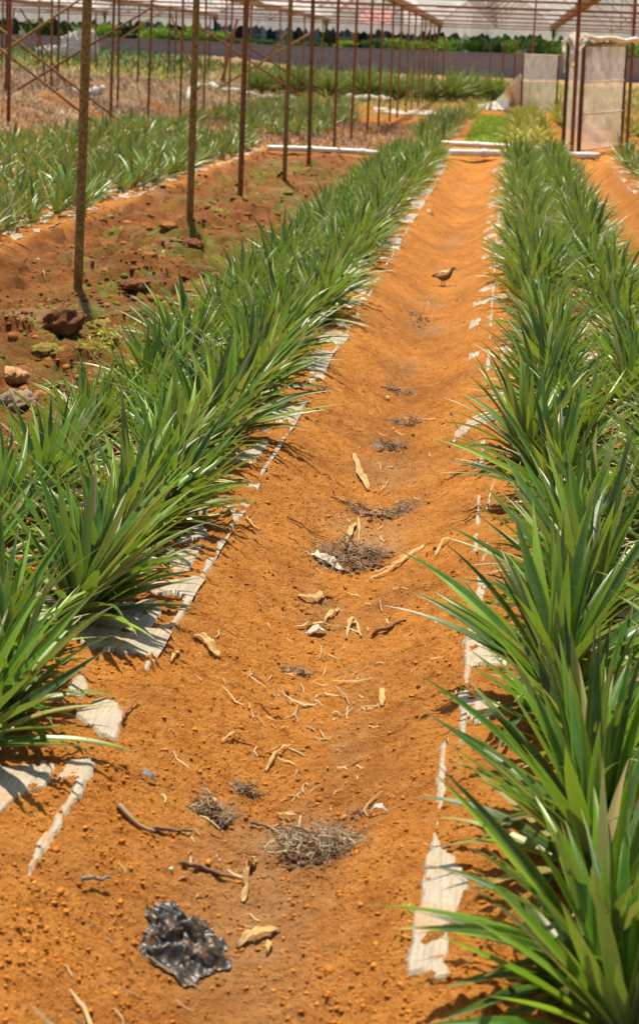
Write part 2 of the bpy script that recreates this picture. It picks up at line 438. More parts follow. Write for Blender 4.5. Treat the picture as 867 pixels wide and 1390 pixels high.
ORD = 'first second third fourth fifth sixth seventh eighth ninth tenth eleventh twelfth thirteenth fourteenth fifteenth'.split()
ROWS = [
    # name, X, Y start, Y end, spacing
    ('path-side row of the left bed', -1.15, 3.66, 28.0, .325, 'pineapple plants in the left bed'),
    ('alley-side row of the left bed', -1.53, 4.2, 28.0, .33, 'pineapple plants in the left bed'),
    ('path-side row of the right bed', .27, 2.72, 28.0, .335, 'pineapple plants in the right bed'),
    ('outer row of the right bed', .71, 2.9, 28.0, .34, 'pineapple plants in the right bed'),
]
bank = []
cnt = 0
for (rn, x0, ya, yb, sp, grp) in ROWS:
    y = ya; k = 0
    while y < yb:
        lab = None
        if k < 15: lab = '%s pineapple plant from the camera in the %s' % (ORD[k], rn)
        else:
            seg = 'middle' if y < 15 else 'far'
            lab = 'small crowded pineapple plant in the %s stretch of the %s' % (seg, rn)
        xx = x0+rng.normal(0, .05); y2 = y+rng.normal(0, .05)
        me = NEAR[rng.integers(len(NEAR))] if y < 10 else MID[rng.integers(len(MID))]
        o = bpy.data.objects.new('pineapple_plant', me); C.objects.link(o)
        lean = .12 if x0 > 0 else .10
        sgn = -1 if x0 in (.27, -1.53) else 1; lean *= .8
        o.location = (xx, y2, float(base(np.array([xx]), np.array([y2]))[0])-.008)
        o.rotation_euler = (rng.normal(0, .07), sgn*lean+rng.normal(0, .08), rng.uniform(0, 6.28))
        # tilt happens in world axes, spin in local: use matrix
        o.rotation_mode = 'QUATERNION'
        q = (Matrix.Rotation(sgn*lean*.8+rng.normal(0, .12), 3, 'Y') @ Matrix.Rotation(rng.normal(.03, .13), 3, 'X') @ Matrix.Rotation(rng.uniform(0, 6.28), 3, 'Z')).to_quaternion()
        o.rotation_quaternion = q
        s = rng.choice([.78, .9, .98, 1.04, 1.1, 1.18] if y > 7 or x0 > 0 else [.9, .96, 1.02, 1.08])*rng.uniform(.96, 1.04)*(.88 if x0 == -1.53 else 1); o.scale = (s, s, s*rng.uniform(.95, 1.08))
        tag(o, lab, 'pineapple plant', grp)
        cnt += 1; k += 1; y += sp*rng.uniform(.9, 1.1)
print('individual plants', cnt)

# the many further plants of the side beds: one mass
def mass(name, spots, mats, label, cat, scl=1., n=22, seg=4, seedb=400, L0=.40, wid=.017, spread=1.05):
    prot = [leaf_arrays(n, seg, L0, spread, seedb+i, wid=wid, cross=3) for i in range(6)]
    Vs = []; Fs = []; Cs = []; off = 0
    for (x, y) in spots:
        V, Fq, Cc = prot[rng.integers(6)]
        a = rng.uniform(0, 6.28); s = scl*rng.uniform(.8, 1.15)
        ca, sa = math.cos(a), math.sin(a)
        W = np.stack([V[:, 0]*ca-V[:, 1]*sa, V[:, 0]*sa+V[:, 1]*ca, V[:, 2]*rng.uniform(.9, 1.1)], -1)*s
        W += np.array([x, y, gz(x, y)-.01])
        Cn = Cc.copy(); Cn[:, 0] = (Cn[:, 0]+rng.uniform(-.12, .12)) % 1
        Vs.append(W); Fs.append(Fq+off); Cs.append(Cn); off += len(V)
    o = mesh(name, np.concatenate(Vs), np.concatenate(Fs), mats, uvattr=np.concatenate(Cs))
    return tag(o, label, cat, kind='stuff')
sp_ = []
for x0 in (-4.12, -4.55, -4.98, -5.9, -6.4, -6.9):
    y = 11.5 if x0 > -5.2 else 15.5
    ymax = 29 if x0 > -5.2 else 33
    while y < ymax:
        sp_.append((x0+rng.normal(0, .06), y)); y += .37*rng.uniform(.9, 1.15)
for x0, ya, yb in ((1.95, 19.5, 30), (2.4, 20, 30), (-3.7, 33, 43), (-4.3, 33, 44), (-4.9, 33, 45), (-5.6, 36, 52), (-6.4, 36, 52), (-4.6, 46, 54), (-1.15, 32.5, 44), (-1.5, 32.5, 44)):
    y = ya
    while y < yb:
        sp_.append((x0+rng.normal(0, .06), y)); y += .38*rng.uniform(.9, 1.3)
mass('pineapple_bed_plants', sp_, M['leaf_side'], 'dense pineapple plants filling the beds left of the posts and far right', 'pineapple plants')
# low yellowing plants beyond the pipes
sp2 = [(rng.uniform(.15, .85), rng.uniform(32.5, 50)) for _ in range(70)]+[(rng.uniform(-1.1, -.8), rng.uniform(42, 56)) for _ in range(14)] \
    + [(rng.uniform(2.3, 3.2), rng.uniform(36, 52)) for _ in range(26)]+[(rng.uniform(1.3, 1.8), rng.uniform(40, 56)) for _ in range(18)]
mass('yellowing_plants', sp2, M['bromel'], 'low yellow and orange tinged plants growing beyond the white pipes', 'plants', .8, 20, 4, 500, .5, .024)

# large pale spiky clumps in front of the far wall
CL = [plant_mesh('spiky_clump', M['leaf_far'], 120, 5, .42, 1.0, 600+i, wid=.014, cross=3) for i in range(4)]
k = 0
for (px_, py_, sc_) in [(352,130,2.0),(374,127,1.9),(398,130,2.1),(425,128,2.0),(447,133,2.1),(470,131,2.0),(494,134,2.2),(516,133,2.0),(540,136,2.1),(562,135,2.0),(583,138,1.8),
                        (612,138,2.1),(632,138,2.4),(655,138,2.2),(674,139,1.9),(693,138,1.6)]:
    p = at(px_, py_)
    o = bpy.data.objects.new('spiky_clump', CL[k % 4]); C.objects.link(o)
    o.location = p-Vector((0, 0, .03)); o.rotation_euler = (0, 0, rng.uniform(0, 6.28)); o.scale = (sc_*rng.uniform(1.15, 1.4),)*3
    where = ('%s spiky clump from the left in the row before the grey wall' % ORD[k]) if k < 11 else ('%s from the left of the big spiky clumps ending the central beds' % ORD[k-11])
    tag(o, where, 'spiky plant', 'tall spiky clumps in front of the grey wall'); k += 1

# ------------------------------------------------------------------ plastic mulch on the beds
def inpoly(px, py, poly):
    ins = np.zeros(px.shape, bool); n = len(poly)
    for i in range(n):
        x1, y1 = poly[i]; x2, y2 = poly[(i+1) % n]
        if y1 == y2: continue
        c = ((y1 > py) != (y2 > py)) & (px < (x2-x1)*(py-y1)/(y2-y1)+x1)
        ins ^= c
    return ins
PL = [[(133,888),(160,868),(195,862),(232,846),(246,852),(236,875),(216,904),(200,895),(175,893)],
      [(185,800),(215,793),(250,784),(282,793),(268,820),(255,822),(238,806),(215,808)],
      [(290,765),(296,738),(326,713),(318,740),(302,760)],
      [(236,738),(255,722),(275,708),(284,728),(262,737)],
      [(300,690),(340,686),(347,690),(332,708),(315,700)],
      [(338,657),(359,654),(352,668)],
      [(100,975),(125,953),(155,951),(171,965),(160,1008),(140,1000)],
      [(-40,1060),(25,1040),(75,1041),(70,1060),(40,1072),(0,1102),(-40,1120)],
      [(82,1058),(85,1040),(110,1034),(129,1042),(120,1068),(90,1112),(55,1170),(38,1192),(42,1165),(70,1120),(100,1072),(112,1054),(100,1052)],
      [(92,935),(115,914),(119,935),(105,952)],
      [(376,572),(388,553),(406,555),(397,574)], [(418,490),(426,476),(452,479),(440,499)],
      [(388,592),(404,565),(408,569),(397,592)], [(430,462),(438,450),(466,450),(468,464)], [(150,860),(158,835),(175,825),(180,838)],
      [(415,520),(440,497),(442,500),(424,522)], [(250,700),(275,684),(292,684),(280,700)], [(180,775),(205,765),(212,778)]]
PR = [[(545,1330),(556,1278),(568,1228),(575,1180),(590,1128),(602,1162),(632,1182),(634,1212),(613,1252),(606,1330)],
      [(598,1015),(607,1010),(603,1090),(590,1132),(592,1080)],
      [(617,945),(640,948),(682,955),(676,974),(640,977),(622,966)],
      [(630,870),(650,858),(695,880),(690,902),(640,902),(626,897)],
      [(648,785),(662,798),(656,818),(645,814)], [(638,842),(648,833),(664,852),(634,868)],
      [(668,655),(672,650),(660,700),(656,702)], [(664,530),(690,533),(690,548),(668,543)], [(658,735),(663,733),(660,762),(655,763)],
      [(690,985),(712,1000),(706,1020),(686,1012)], [(786,860),(830,850),(850,880),(800,890)], [(840,1010),(867,1000),(867,1050),(830,1040)]]
def mulch(x0, x1, edge, polys, label, ymin=2.3, ymax=28, noisefrom=7.5):
    yy = [ymin]
    while yy[-1] < ymax: yy.append(yy[-1]+max(.006, .0018*yy[-1]))
    Y = np.array(yy); X = np.arange(min(x0, x1), max(x0, x1), .005)
    Xg, Yg = np.meshgrid(X, Y)
    Xg = Xg+.02*fbm(Yg*1.3, Yg*0+edge, 9, 3)
    Zb = ground(Xg, Yg)
    jx, jy = proj_np(Xg+.013*fbm(Xg*18, Yg*18, 301, 3), Yg+.05*fbm(Xg*14, Yg*14, 307, 3), Zb)
    m = np.zeros(Xg.shape, bool)
    for p in polys: m |= inpoly(jx, jy, p)
    d = np.abs(Xg-edge)
    nz = fbm(Xg*5.5, Yg*3.2, 311, 4)
    m |= (nz > (.12 if edge < -.1 else .3)) & (Yg > noisefrom)                      # further back, wherever the soil has not washed over it
    m |= (nz > .22) & (d > .42)
    m |= (nz > .16) & (d > .05) & (d < .4) & (edge < -.1) & (Yg > 3.6)
    m |= (d < .006+.006*vnoise(Yg*9, Yg*0, 315)) & (fbm(Yg*2.7, Yg*0+edge, 313, 3) > -.02) & (Yg > 4.)   # the turned edge
    top = base(Xg, Yg)+.012*fbm(Xg*6, Yg*5, 61, 3)+.0095+.004*fbm(Xg*9, Yg*3, 317, 2)+.003*fbm(Xg*40, Yg*6, 318, 2)
    Z = np.where(m, top, Zb-.03)                                    # elsewhere the sheet runs on below the soil
    nrow, ncol = Xg.shape
    idx = np.arange(nrow*ncol).reshape(nrow, ncol)
    Fq = np.stack([idx[:-1, :-1], idx[:-1, 1:], idx[1:, 1:], idx[1:, :-1]], -1).reshape(-1, 4)
    o = mesh('plastic_mulch', np.stack([Xg, Yg, Z], -1).reshape(-1, 3), Fq, M['mulch'])
    return tag(o, label, 'plastic mulch')
mulch(-1.9, -.83, -.852, PL, 'torn pale plastic mulch sheet half buried along the left bed')
mulch(-.15, 1.1, -.03, PR, 'torn pale plastic mulch sheet half buried along the right bed')
mulch(1.62, 2.6, 1.62, [], 'pale plastic mulch edge of the small bed at the far right', 15, 30, 15)
mulch(-5.0, -3.88, -3.88, [], 'strip of plastic mulch along the bed left of the posts', 11, 29, 11)

# ------------------------------------------------------------------ soil crumbs and straw litter (uncountable)
_ico = None
def ico():
    p = (1+5**.5)/2
    v = np.array([(-1,p,0),(1,p,0),(-1,-p,0),(1,-p,0),(0,-1,p),(0,1,p),(0,-1,-p),(0,1,-p),(p,0,-1),(p,0,1),(-p,0,-1),(-p,0,1)], float)
    v /= np.linalg.norm(v[0])
    f = np.array([(0,11,5),(0,5,1),(0,1,7),(0,7,10),(0,10,11),(1,5,9),(5,11,4),(11,10,2),(10,7,6),(7,1,8),(3,9,4),(3,4,2),(3,2,6),(3,6,8),(3,8,9),(4,9,5),(2,4,11),(6,2,10),(8,6,7),(9,8,1)])
    return v, f
def crumbs():
    v, f = ico(); N = 46000
    # density falls with distance, spread over path, shoulders and alley
    Y = 2.4/(rng.uniform(.06, 1, N))**.9
    Y = np.clip(Y, 2.4, 27)
    X = np.where(rng.uniform(0, 1, N) < .74, rng.uniform(-.98, .06, N), rng.uniform(-3.8, -1.7, N))
    clus = fbm(X*5, Y*3, 401, 3); keep = clus > rng.uniform(-.5, .45, N)
    X = X[keep]; Y = Y[keep]; N = len(X)
    S = np.clip(rng.lognormal(-6.1, .5, N), .0013, .0095)*np.where(X < -1.2, 2.4, 1)
    Z = ground(X, Y)
    jit = rng.uniform(.45, 1.4, (N, 12, 1))
    sq = np.stack([rng.uniform(.6, 1.5, N), rng.uniform(.6, 1.5, N), rng.uniform(.35, .8, N)], -1)
    V = v[None]*jit*sq[:, None, :]*S[:, None, None]
    V[..., 0] += X[:, None]; V[..., 1] += Y[:, None]; V[..., 2] += (Z+S*.3)[:, None]
    Fq = (f[None]+(np.arange(N)*12)[:, None, None]).reshape(-1, 3)
    cA = np.array(SOIL_L)*1.1; cB = np.array(SOIL_D)*.8
    q = rng.uniform(0, 1, (N, 1)); col = cA*q+cB*(1-q)
    al = (X < -1.7)[:, None]; col = np.where(al, col*.6, col)
    col = np.repeat(np.concatenate([col, np.ones((N, 1))], 1)[:, None], 12, 1).reshape(-1, 4)
    o = mesh('soil_crumbs', V.reshape(-1, 3), Fq, M['tint_soil'], smooth=False, uvattr=col)
    tag(o, 'loose orange soil crumbs scattered over the path and the alley', 'soil', kind='stuff')
crumbs()
def alley_lumps():
    v, f = ico(); N = 9000
    Y = np.clip(6./(rng.uniform(.2, 1, N))**.95, 6, 28); X = rng.uniform(-3.8, -1.75, N)
    keep = fbm(X*2.6, Y*2, 451, 3) > rng.uniform(-.45, .4, N); X = X[keep]; Y = Y[keep]; N = len(X)
    S = np.clip(rng.lognormal(-4.6, .6, N), .004, .045)
    jit = rng.uniform(.55, 1.35, (N, 12, 1)); sq = np.stack([rng.uniform(.7, 1.5, N), rng.uniform(.7, 1.5, N), rng.uniform(.45, .9, N)], -1)
    V = v[None]*jit*sq[:, None, :]*S[:, None, None]
    V[..., 0] += X[:, None]; V[..., 1] += Y[:, None]; V[..., 2] += (ground(X, Y)+S*.2)[:, None]
    Fq = (f[None]+(np.arange(N)*12)[:, None, None]).reshape(-1, 3)
    q = rng.uniform(0, 1, (N, 1)); col = np.array((.42, .165, .05))*q+np.array((.13, .050, .018))*(1-q)
    ms = rng.uniform(0, 1, (N, 1)) < .14; col = np.where(ms, np.array((.17, .19, .04)), col)
    col = np.repeat(np.concatenate([col, np.ones((N, 1))], 1)[:, None], 12, 1).reshape(-1, 4)
    tag(mesh('broken_soil', V.reshape(-1, 3), Fq, M['tint_soil'], smooth=False, uvattr=col), 'broken dark red soil lumps covering the dirt alley left of the left bed', 'soil', kind='stuff')
alley_lumps()
def slivers(name, pts, lens, cols, wid, label, cat, lift=.003, steep=.25, mat=None):
    N = len(pts); X = pts[:, 0]; Y = pts[:, 1]
    a = rng.uniform(0, math.pi, N); L = lens
    V = np.zeros((N, 8, 3)); bend = rng.normal(0, .25, N); el = rng.normal(0, steep, N)
    for k, t in enumerate((-.5, -.15, .2, .5)):
        aa = a+bend*t*2
        cx = X+np.cos(aa)*L*t; cy = Y+np.sin(aa)*L*t
        cz = ground(cx, cy)+lift+np.abs(np.sin(el))*L*(t+.5)*.5
        w = wid*(1-.55*abs(t)*2)
        V[:, 2*k, 0] = cx-np.sin(aa)*w; V[:, 2*k, 1] = cy+np.cos(aa)*w; V[:, 2*k, 2] = cz
        V[:, 2*k+1, 0] = cx+np.sin(aa)*w; V[:, 2*k+1, 1] = cy-np.cos(aa)*w; V[:, 2*k+1, 2] = cz+w*.7
    f = np.array([(0,1,3,2),(2,3,5,4),(4,5,7,6)])
    Fq = (f[None]+(np.arange(N)*8)[:, None, None]).reshape(-1, 4)
    c = np.repeat(np.concatenate([cols, np.ones((N, 1))], 1)[:, None], 8, 1).reshape(-1, 4)
    o = mesh(name, V.reshape(-1, 3), Fq, mat or M['tint'], uvattr=c)
    return tag(o, label, cat, kind='stuff')
def straw():
    N = 5200
    Y = np.clip(2.5/(rng.uniform(.07, 1, N))**.95, 2.5, 27)
    w = rng.uniform(0, 1, N) < .35
    X = np.where(w, rng.normal(-.43, .13, N), rng.uniform(-3.7, -1.8, N))
    clus = fbm(X*3, Y*2.2, 421, 3); keep = clus > rng.uniform(-.35, .6, N); X = X[keep]; Y = Y[keep]; N = len(X)
    L = np.clip(rng.lognormal(-3.5, .6, N), .01, .13)
    q = rng.uniform(0, 1, (N, 1))
    col = np.array((.60, .44, .22))*q+np.array((.16, .09, .05))*(1-q)
    slivers('straw_litter', np.stack([X, Y], -1), L, col, .0016+L*.018, 'dry straw and leaf fragments scattered along the furrow and alley', 'straw litter')
straw()

# ------------------------------------------------------------------ dry root clumps, husks, sticks, scraps in the furrow
def root_clump(px_, py_, w, h, n, label, c1=(.24, .15, .08), c2=(.52, .40, .25), dens=1., up=.05):
    p = at(px_, py_); k = p.y/F
    rx = w*k*.5; ry = h*k*.5*p.y/H*.75
    mb = MB(); g = random.Random(px_*7+py_)
    subs = [(0, 0, .55)]+[(g.uniform(-.8, .8), g.uniform(-.6, .6), g.uniform(.2, .45)) for _ in range(6)]
    for i in range(n):
        sx, sy, sr = subs[g.randrange(len(subs))]
        a = g.uniform(0, 6.28); rr = g.random()**.6*(1.7 if i % 7 == 0 else 1)
        x = p.x+(sx+math.cos(a)*rr*sr)*rx; y = p.y+(sy+math.sin(a)*rr*sr)*ry
        z = gz(x, y)+g.random()**1.5*up*.7*(1-rr**2)+.002
        L = g.uniform(.02, .085)*min(1.2, rx/.08+.35); d = g.uniform(0, 6.28); e = g.gauss(-.05, .3)
        pts = []; q = Vector((x, y, z))
        for s in range(7):
            pts.append(q.copy()); d += g.gauss(0, .85); e = e*.7+g.gauss(-.02, .34)
            q = q+Vector((math.cos(d)*math.cos(e), math.sin(d)*math.cos(e), math.sin(e)))*L/5
            q.z = max(q.z, gz(q.x, q.y)+.0015)
        t = g.random()**1.5; c = tuple(c1[j]*(1-t)+c2[j]*t for j in range(3))+(1,)
        r = g.choice((.0006, .0008, .001, .0014, .002, .0028 if i % 5 == 0 else .001)); L *= g.choice((.5, 1, 1))
        mb.tube(pts, [r, r*1.2, r*1.1, r, r*.8, r*.6, r*.3], 4, False, c, flat=g.choice((1, .35)))
    # dark crumbly soil caught between the roots
    vv, ff = ico()
    for i in range(n//4):
        a = g.uniform(0, 6.28); rr = g.random()**.7
        x = p.x+math.cos(a)*rr*rx*.85; y = p.y+math.sin(a)*rr*ry*.85; s = g.uniform(.003, .012)
        mb.add([(x+v[0]*s*g.uniform(.7,1.3), y+v[1]*s*g.uniform(.7,1.3), gz(x, y)+up*.35*(1-rr)+v[2]*s*.7) for v in vv], [tuple(t) for t in ff], (c1[0]*.7, c1[1]*.55, c1[2]*.45, 1))
    o = mb.build('dry_root_clump', M['tint'], col=True)
    return tag(o, label, 'root clump', 'dry root clumps lying in the furrow')
root_clump(488, 762, 125, 62, 520, 'widest tangled dry root clump in the middle of the path beside a grey plastic scrap', up=.07)
root_clump(516, 700, 95, 30, 190, 'flat grey-brown root tangle just behind the widest root clump', up=.03)
root_clump(425, 1162, 100, 66, 480, 'frizzy pale-topped root clump right of the twisted cream husk', c2=(.60, .52, .36), up=.07)
root_clump(292, 1108, 46, 34, 170, 'small dark bushy root clump left of the frizzy clump', c1=(.13, .08, .05), up=.055)
root_clump(333, 1075, 32, 14, 60, 'tiny dark root tuft above the small bushy clump', c1=(.13, .08, .05), up=.03)
root_clump(534, 610, 46, 14, 80, 'small dark root tuft with a plastic bit at its left end', c1=(.15, .10, .07), up=.03)
root_clump(556, 577, 60, 12, 80, 'thin grey strip of roots crossing the path in the middle distance', up=.02)
root_clump(538, 533, 50, 16, 90, 'root tuft beside a short cream husk in the middle distance', up=.03)
root_clump(570, 437, 40, 30, 90, 'dry root scatter just below the brown bird', up=.03)
root_clump(396, 912, 40, 12, 45, 'faint thin root tuft on the left slope of the path', up=.015)

def ribbon(name, pts, w, label, cat, mat, c, group=None, lift=.004, thick=.0006, px=True, lifts=None, twist=0., seg=5):
    """A curled strip lying on the soil; pts are photo pixels."""
    P = [at(*q) for q in pts]
    # resample
    Q = []
    for i in range(len(P)-1):
        for s in range(seg):
            Q.append(P[i].lerp(P[i+1], s/seg))
    Q.append(P[-1])
    n = len(Q); k = P[0].y/F
    V = []; Fc = []
    g = random.Random(int(pts[0][0]*13+pts[0][1]))
    for i, q in enumerate(Q):
        t = i/(n-1)
        d = (Q[min(i+1, n-1)]-Q[max(i-1, 0)]); d.z = 0; d.normalize()
        side = Vector((-d.y, d.x, 0)); tw = twist*math.sin(t*3.1)+g.gauss(0, .15)
        sv = side*math.cos(tw)+Vector((0, 0, 1))*math.sin(tw)
        ww = w*k*.40*(.30+.70*math.sin(math.pi*(.12+.8*t)))*g.uniform(.6, 1.25)
        z = gz(q.x, q.y)+lift+abs(math.sin(tw))*ww+(.012*math.sin(math.pi*t) if lifts is None else lifts*math.sin(math.pi*t))
        c0 = Vector((q.x, q.y, z))
        for s, cz in ((-1, .30), (-.4, 0), (.4, 0), (1, .35)):
            V.append(c0+sv*ww*s+Vector((0, 0, ww*cz)))
    for i in range(n-1):
        for j in range(3):
            Fc.append((i*4+j, i*4+j+1, i*4+j+5, i*4+j+4))
    col = []
    for _ in V:
        b_ = g.uniform(.55, 1.15); col.append((c[0]*b_, c[1]*b_*g.uniform(.9, 1), c[2]*b_*g.uniform(.7, 1), 1))
    o = mesh(name, V, Fc, mat, uvattr=col)
    so = o.modifiers.new('thick', 'SOLIDIFY'); so.thickness = thick
    tag(o, label, cat, group); return o
HUS = (.56, .38, .17)
hg = 'dry cream husks on the path'
for pts, w, lab, tw in [
    ([(262,862),(276,870),(288,888),(298,900)], 14, 'curled cream husk on the left slope near the long torn plastic patch', .5),
    ([(243,883),(232,900)], 7, 'small pale husk at the edge of the long torn plastic patch', .2),
    ([(345,1172),(332,1190),(334,1208),(330,1225)], 19, 'twisted cream husk beside the frizzy root clump, above the black bag', 1.2),
    ([(470,868),(474,850),(480,846),(490,865)], 7, 'hooked cream husk shaped like an arch below the widest root clump', .2),
    ([(518,942),(518,962)], 11, 'short upright oval cream husk alone on the right of the path', .2),
    ([(480,622),(487,645),(500,668)], 11, 'long ragged pale husk lying toward the widest root clump from behind', .4),
    ([(404,812),(425,818),(452,810)], 10, 'forked cream husk left of the arched husk', .5),
    ([(440,845),(452,832),(460,826)], 9, 'small bent cream husk between forked husk and arched husk', .3),
    ([(500,790),(530,778),(552,760),(576,738)], 9, 'long curved cream leaf strip hugging the right side of the widest root clump', .3),
    ([(322,1285),(350,1275),(380,1262)], 16, 'broad split husk to the right of the black bag', .3),
    ([(362,1300),(368,1280)], 10, 'short straw husk under the broad split husk', .2),
    ([(376,1105),(392,1114),(405,1112)], 8, 'small pale husk touching the frizzy root clump from the left', .3),
    ([(470,740),(478,722),(483,712)], 8, 'pair-like pale husk standing behind the widest root clump', .6),
    ([(486,700),(487,722),(487,738)], 5, 'thin pale needle-like leaf on the flat root tangle', .2),
    ([(360,1048),(372,1030),(395,1015)], 5, 'thin forked cream stalk in the middle of the lower path', .2),
    ([(400,852),(430,850),(466,850)], 5, 'thin cream stalk lying across the path left of the arched husk', .1),
    ([(520,540),(528,545)], 7, 'short cream husk beside a root tuft in the middle distance', .2),
    ([(300,1010),(318,1004),(335,1008)], 5, 'thin pale husk splinter in the lower left of the path', .2),
    ([(590,760),(600,742),(612,735)], 6, 'pale dried leaf tip under the right bed leaves', .3)]:
    ribbon('dry_husk', pts, w, lab, 'dry husk', M['tint'], HUS, hg, twist=tw)
def stick(pts, r, label, c=(.20, .12, .07), lift=.006):
    mb = MB(); P = [at(*q) for q in pts]; Q = []
    for i in range(len(P)-1):
        for s in range(4): Q.append(P[i].lerp(P[i+1], s/4))
    Q.append(P[-1])
    g = random.Random(int(pts[0][0]))
    Q = [Vector((q.x+g.gauss(0, .002), q.y+g.gauss(0, .003), gz(q.x, q.y)+lift+r*.5+.003*math.sin(i))) for i, q in enumerate(Q)]
    mb.tube(Q, [r*(1-.5*i/len(Q)) for i in range(len(Q))], 6, True, (*c, 1))
    o = mb.build('stick', M['tint'], col=True); tag(o, label, 'stick', 'sticks on the soil')
stick([(248,1172),(280,1181),(318,1195)], .006, 'straight dark brown stick left of the twisted cream husk')
stick([(108,1207),(125,1205),(148,1207)], .005, 'short grey stick lying in the lower left corner above its shadow', (.22, .20, .17), .02)
stick([(160,1100),(190,1125),(212,1140)], .006, 'thick weathered twig leaning downhill at the lower left', (.35, .24, .13))
stick([(205,1130),(235,1134),(260,1133)], .005, 'brown twig beside the weathered twig, left of the small bushy clump')
stick([(340,1122),(360,1124),(385,1134)], .004, 'thin dark twig between the small bushy clump and the frizzy clump')
stick([(505,868),(530,858),(546,848)], .007, 'dark knobbly root piece right of the arched husk', (.22, .11, .05))
stick([(448,676),(465,684),(490,690)], .004, 'thin dark twig left of the flat root tangle')
stick([(390,705),(415,718),(440,735)], .0035, 'thin dark twig running down to the widest root clump')
stick([(165,985),(172,975),(188,955)], .004, 'curved brown twig crossing the corner of a torn plastic patch', (.28, .13, .06), .012)
stick([(610,560),(622,583),(640,600)], .003, 'thin upright-leaning brown twig at the edge of the right bed in the middle distance', (.25, .13, .06))
stick([(334,706),(345,716),(354,727)], .004, 'pale twig on the left slope below a torn plastic patch', (.50, .34, .16))

def scrap(pts, w, label, c, mat='tint', tw=.6, th=.001): return ribbon('plastic_scrap', pts, w, label, 'plastic scrap', M[mat], c, 'plastic scraps on the path', twist=tw, thick=th)
scrap([(422,754),(440,764),(464,776)], 20, 'grey crumpled plastic scrap at the left end of the widest root clump', (.55, .55, .50), tw=.4)
scrap([(500,1112),(512,1108),(526,1101)], 11, 'silvery plastic scrap right of the frizzy root clump', (.62, .64, .66))
scrap([(476,1114),(484,1116),(492,1114)], 8, 'small black plastic scrap beside the silvery scrap', (.05, .05, .06))
scrap([(190,1052),(200,1060),(212,1066)], 13, 'blue-grey plastic scrap alone on the left slope', (.20, .22, .26))
scrap([(416,862),(430,860),(442,862)], 12, 'pale blotchy plastic scrap below the thin cream stalk', (.50, .48, .42), tw=.2)
scrap([(504,612),(512,614),(520,612)], 9, 'small grey plastic bit at the left end of a dark root tuft', (.25, .25, .28))
scrap([(578,288),(583,291),(588,293)], 7, 'small grey-white plastic bit at the far end of the path', (.6, .6, .6))

# the crumpled black bag: a thin sheet gathered into folds
def bag():
    p = at(246, 1284); n = 110
    u = np.linspace(-1, 1, n); U, Vv = np.meshgrid(u, u)
    rr = np.sqrt(U**2+Vv**2); an = np.arctan2(Vv, U)
    k = np.maximum(np.abs(U), np.abs(Vv))/np.maximum(rr, 1e-6); rd = rr*k
    edge = 1+.22*vnoise(np.cos(an)*2.3+7, np.sin(an)*2.3+4, 521)-.1
    x = np.cos(an)*rd*edge; y = np.sin(an)*rd*edge
    fold = 1-np.abs(fbm(x*2.2+3, y*2.2+9, 523, 2))*2.4
    fold2 = 1-np.abs(fbm(x*5.5+5, y*5.0+2, 525, 2))*2.2
    dome = np.clip(1-rd**2.2, 0, 1)
    z = .062*dome**.8*(.72+.36*fold)+.008*fold2*(1-.6*rd)+.003*(1-np.abs(fbm(x*12, y*11, 527, 1))*2)*dome
    X = x*.082+.022*fbm(x*3+1, y*3, 529, 2)+.007*fbm(x*7, y*6, 531, 2); Y = y*.108+.024*fbm(x*3+8, y*3+4, 533, 2)
    gx = p.x+X; gy = p.y+Y
    Z = np.maximum(z-.010, .002+.006*vnoise(x*9, y*9, 535))+ground(gx, gy)-p.z
    idx = np.arange(n*n).reshape(n, n)
    Fq = np.stack([idx[:-1, :-1], idx[:-1, 1:], idx[1:, 1:], idx[1:, :-1]], -1).reshape(-1, 4)
    t = NT('black_polythene'); co = t.obj(); nz = t.noise(30, 3, .6, co, 2.)
    du = t.ramp(t.noise(30, 6, .75, co), [(.50, (0,0,0)), (.64, (.75,.75,.75))])
    c = t.mix(du, (.028, .028, .028), (.22, .14, .07))
    m_ = t.done(t.bsdf(c, .38, .5, 0, t.bump(nz, .5, .006)))
    o = mesh('crumpled_bag', np.stack([X, Y, Z], -1).reshape(-1, 3), Fq, m_)
    o.location = p
    tag(o, 'crumpled black plastic bag lying on the soil at the bottom of the path', 'plastic bag')
bag()

# ------------------------------------------------------------------ clods and stones
def lump(name, px_, py_, w, h, label, cat, c, group, seed, mossy=None, d=1.0):
    import bmesh
    p = at(px_, py_); k = p.y/F; rx = w*k*.5; rz = h*k*.55
    bm = bmesh.new(); bmesh.ops.create_icosphere(bm, subdivisions=4, radius=1)
    cols = []
    for q in bm.verts:
        dd = q.co.normalized()
        n1 = float(fbm(np.array([dd.x*1.6+seed+dd.z]), np.array([dd.y*1.6-dd.z*1.3]), 600, 3)[0])
        n2 = float(fbm(np.array([dd.x*6+dd.z*5]), np.array([dd.y*6-dd.z*4]), 601+seed, 3)[0])
        n3 = float(fbm(np.array([dd.x*17+dd.z*9]), np.array([dd.y*17-dd.z*12]), 602+seed, 3)[0])
        r = .86+.34*n1+.22*n2+.16*n3
        q.co = Vector((dd.x*rx*r, dd.y*rx*d*r, dd.z*rz*r))
        mo = mossy and (dd.z > .1) and n2 > -.05
        cc = mossy if mo else tuple(v*(1+.3*n2) for v in c)
        cols.append((*cc, 1))
    me = bpy.data.meshes.new(name); bm.to_mesh(me); bm.free()
    a = me.color_attributes.new('tint', 'FLOAT_COLOR', 'POINT'); a.data.foreach_set('color', np.array(cols, np.float32).ravel())
    for pl in me.polygons: pl.use_smooth = True
    me.materials.append(M['tint_soil'])
    o = bpy.data.objects.new(name, me); C.objects.link(o); o.location = p+Vector((0, 0, rz*.25)); o.rotation_euler = (0, 0, seed*1.3)
    tag(o, label, cat, group)
SC = (.30, .12, .04); DK = (.17, .075, .03)
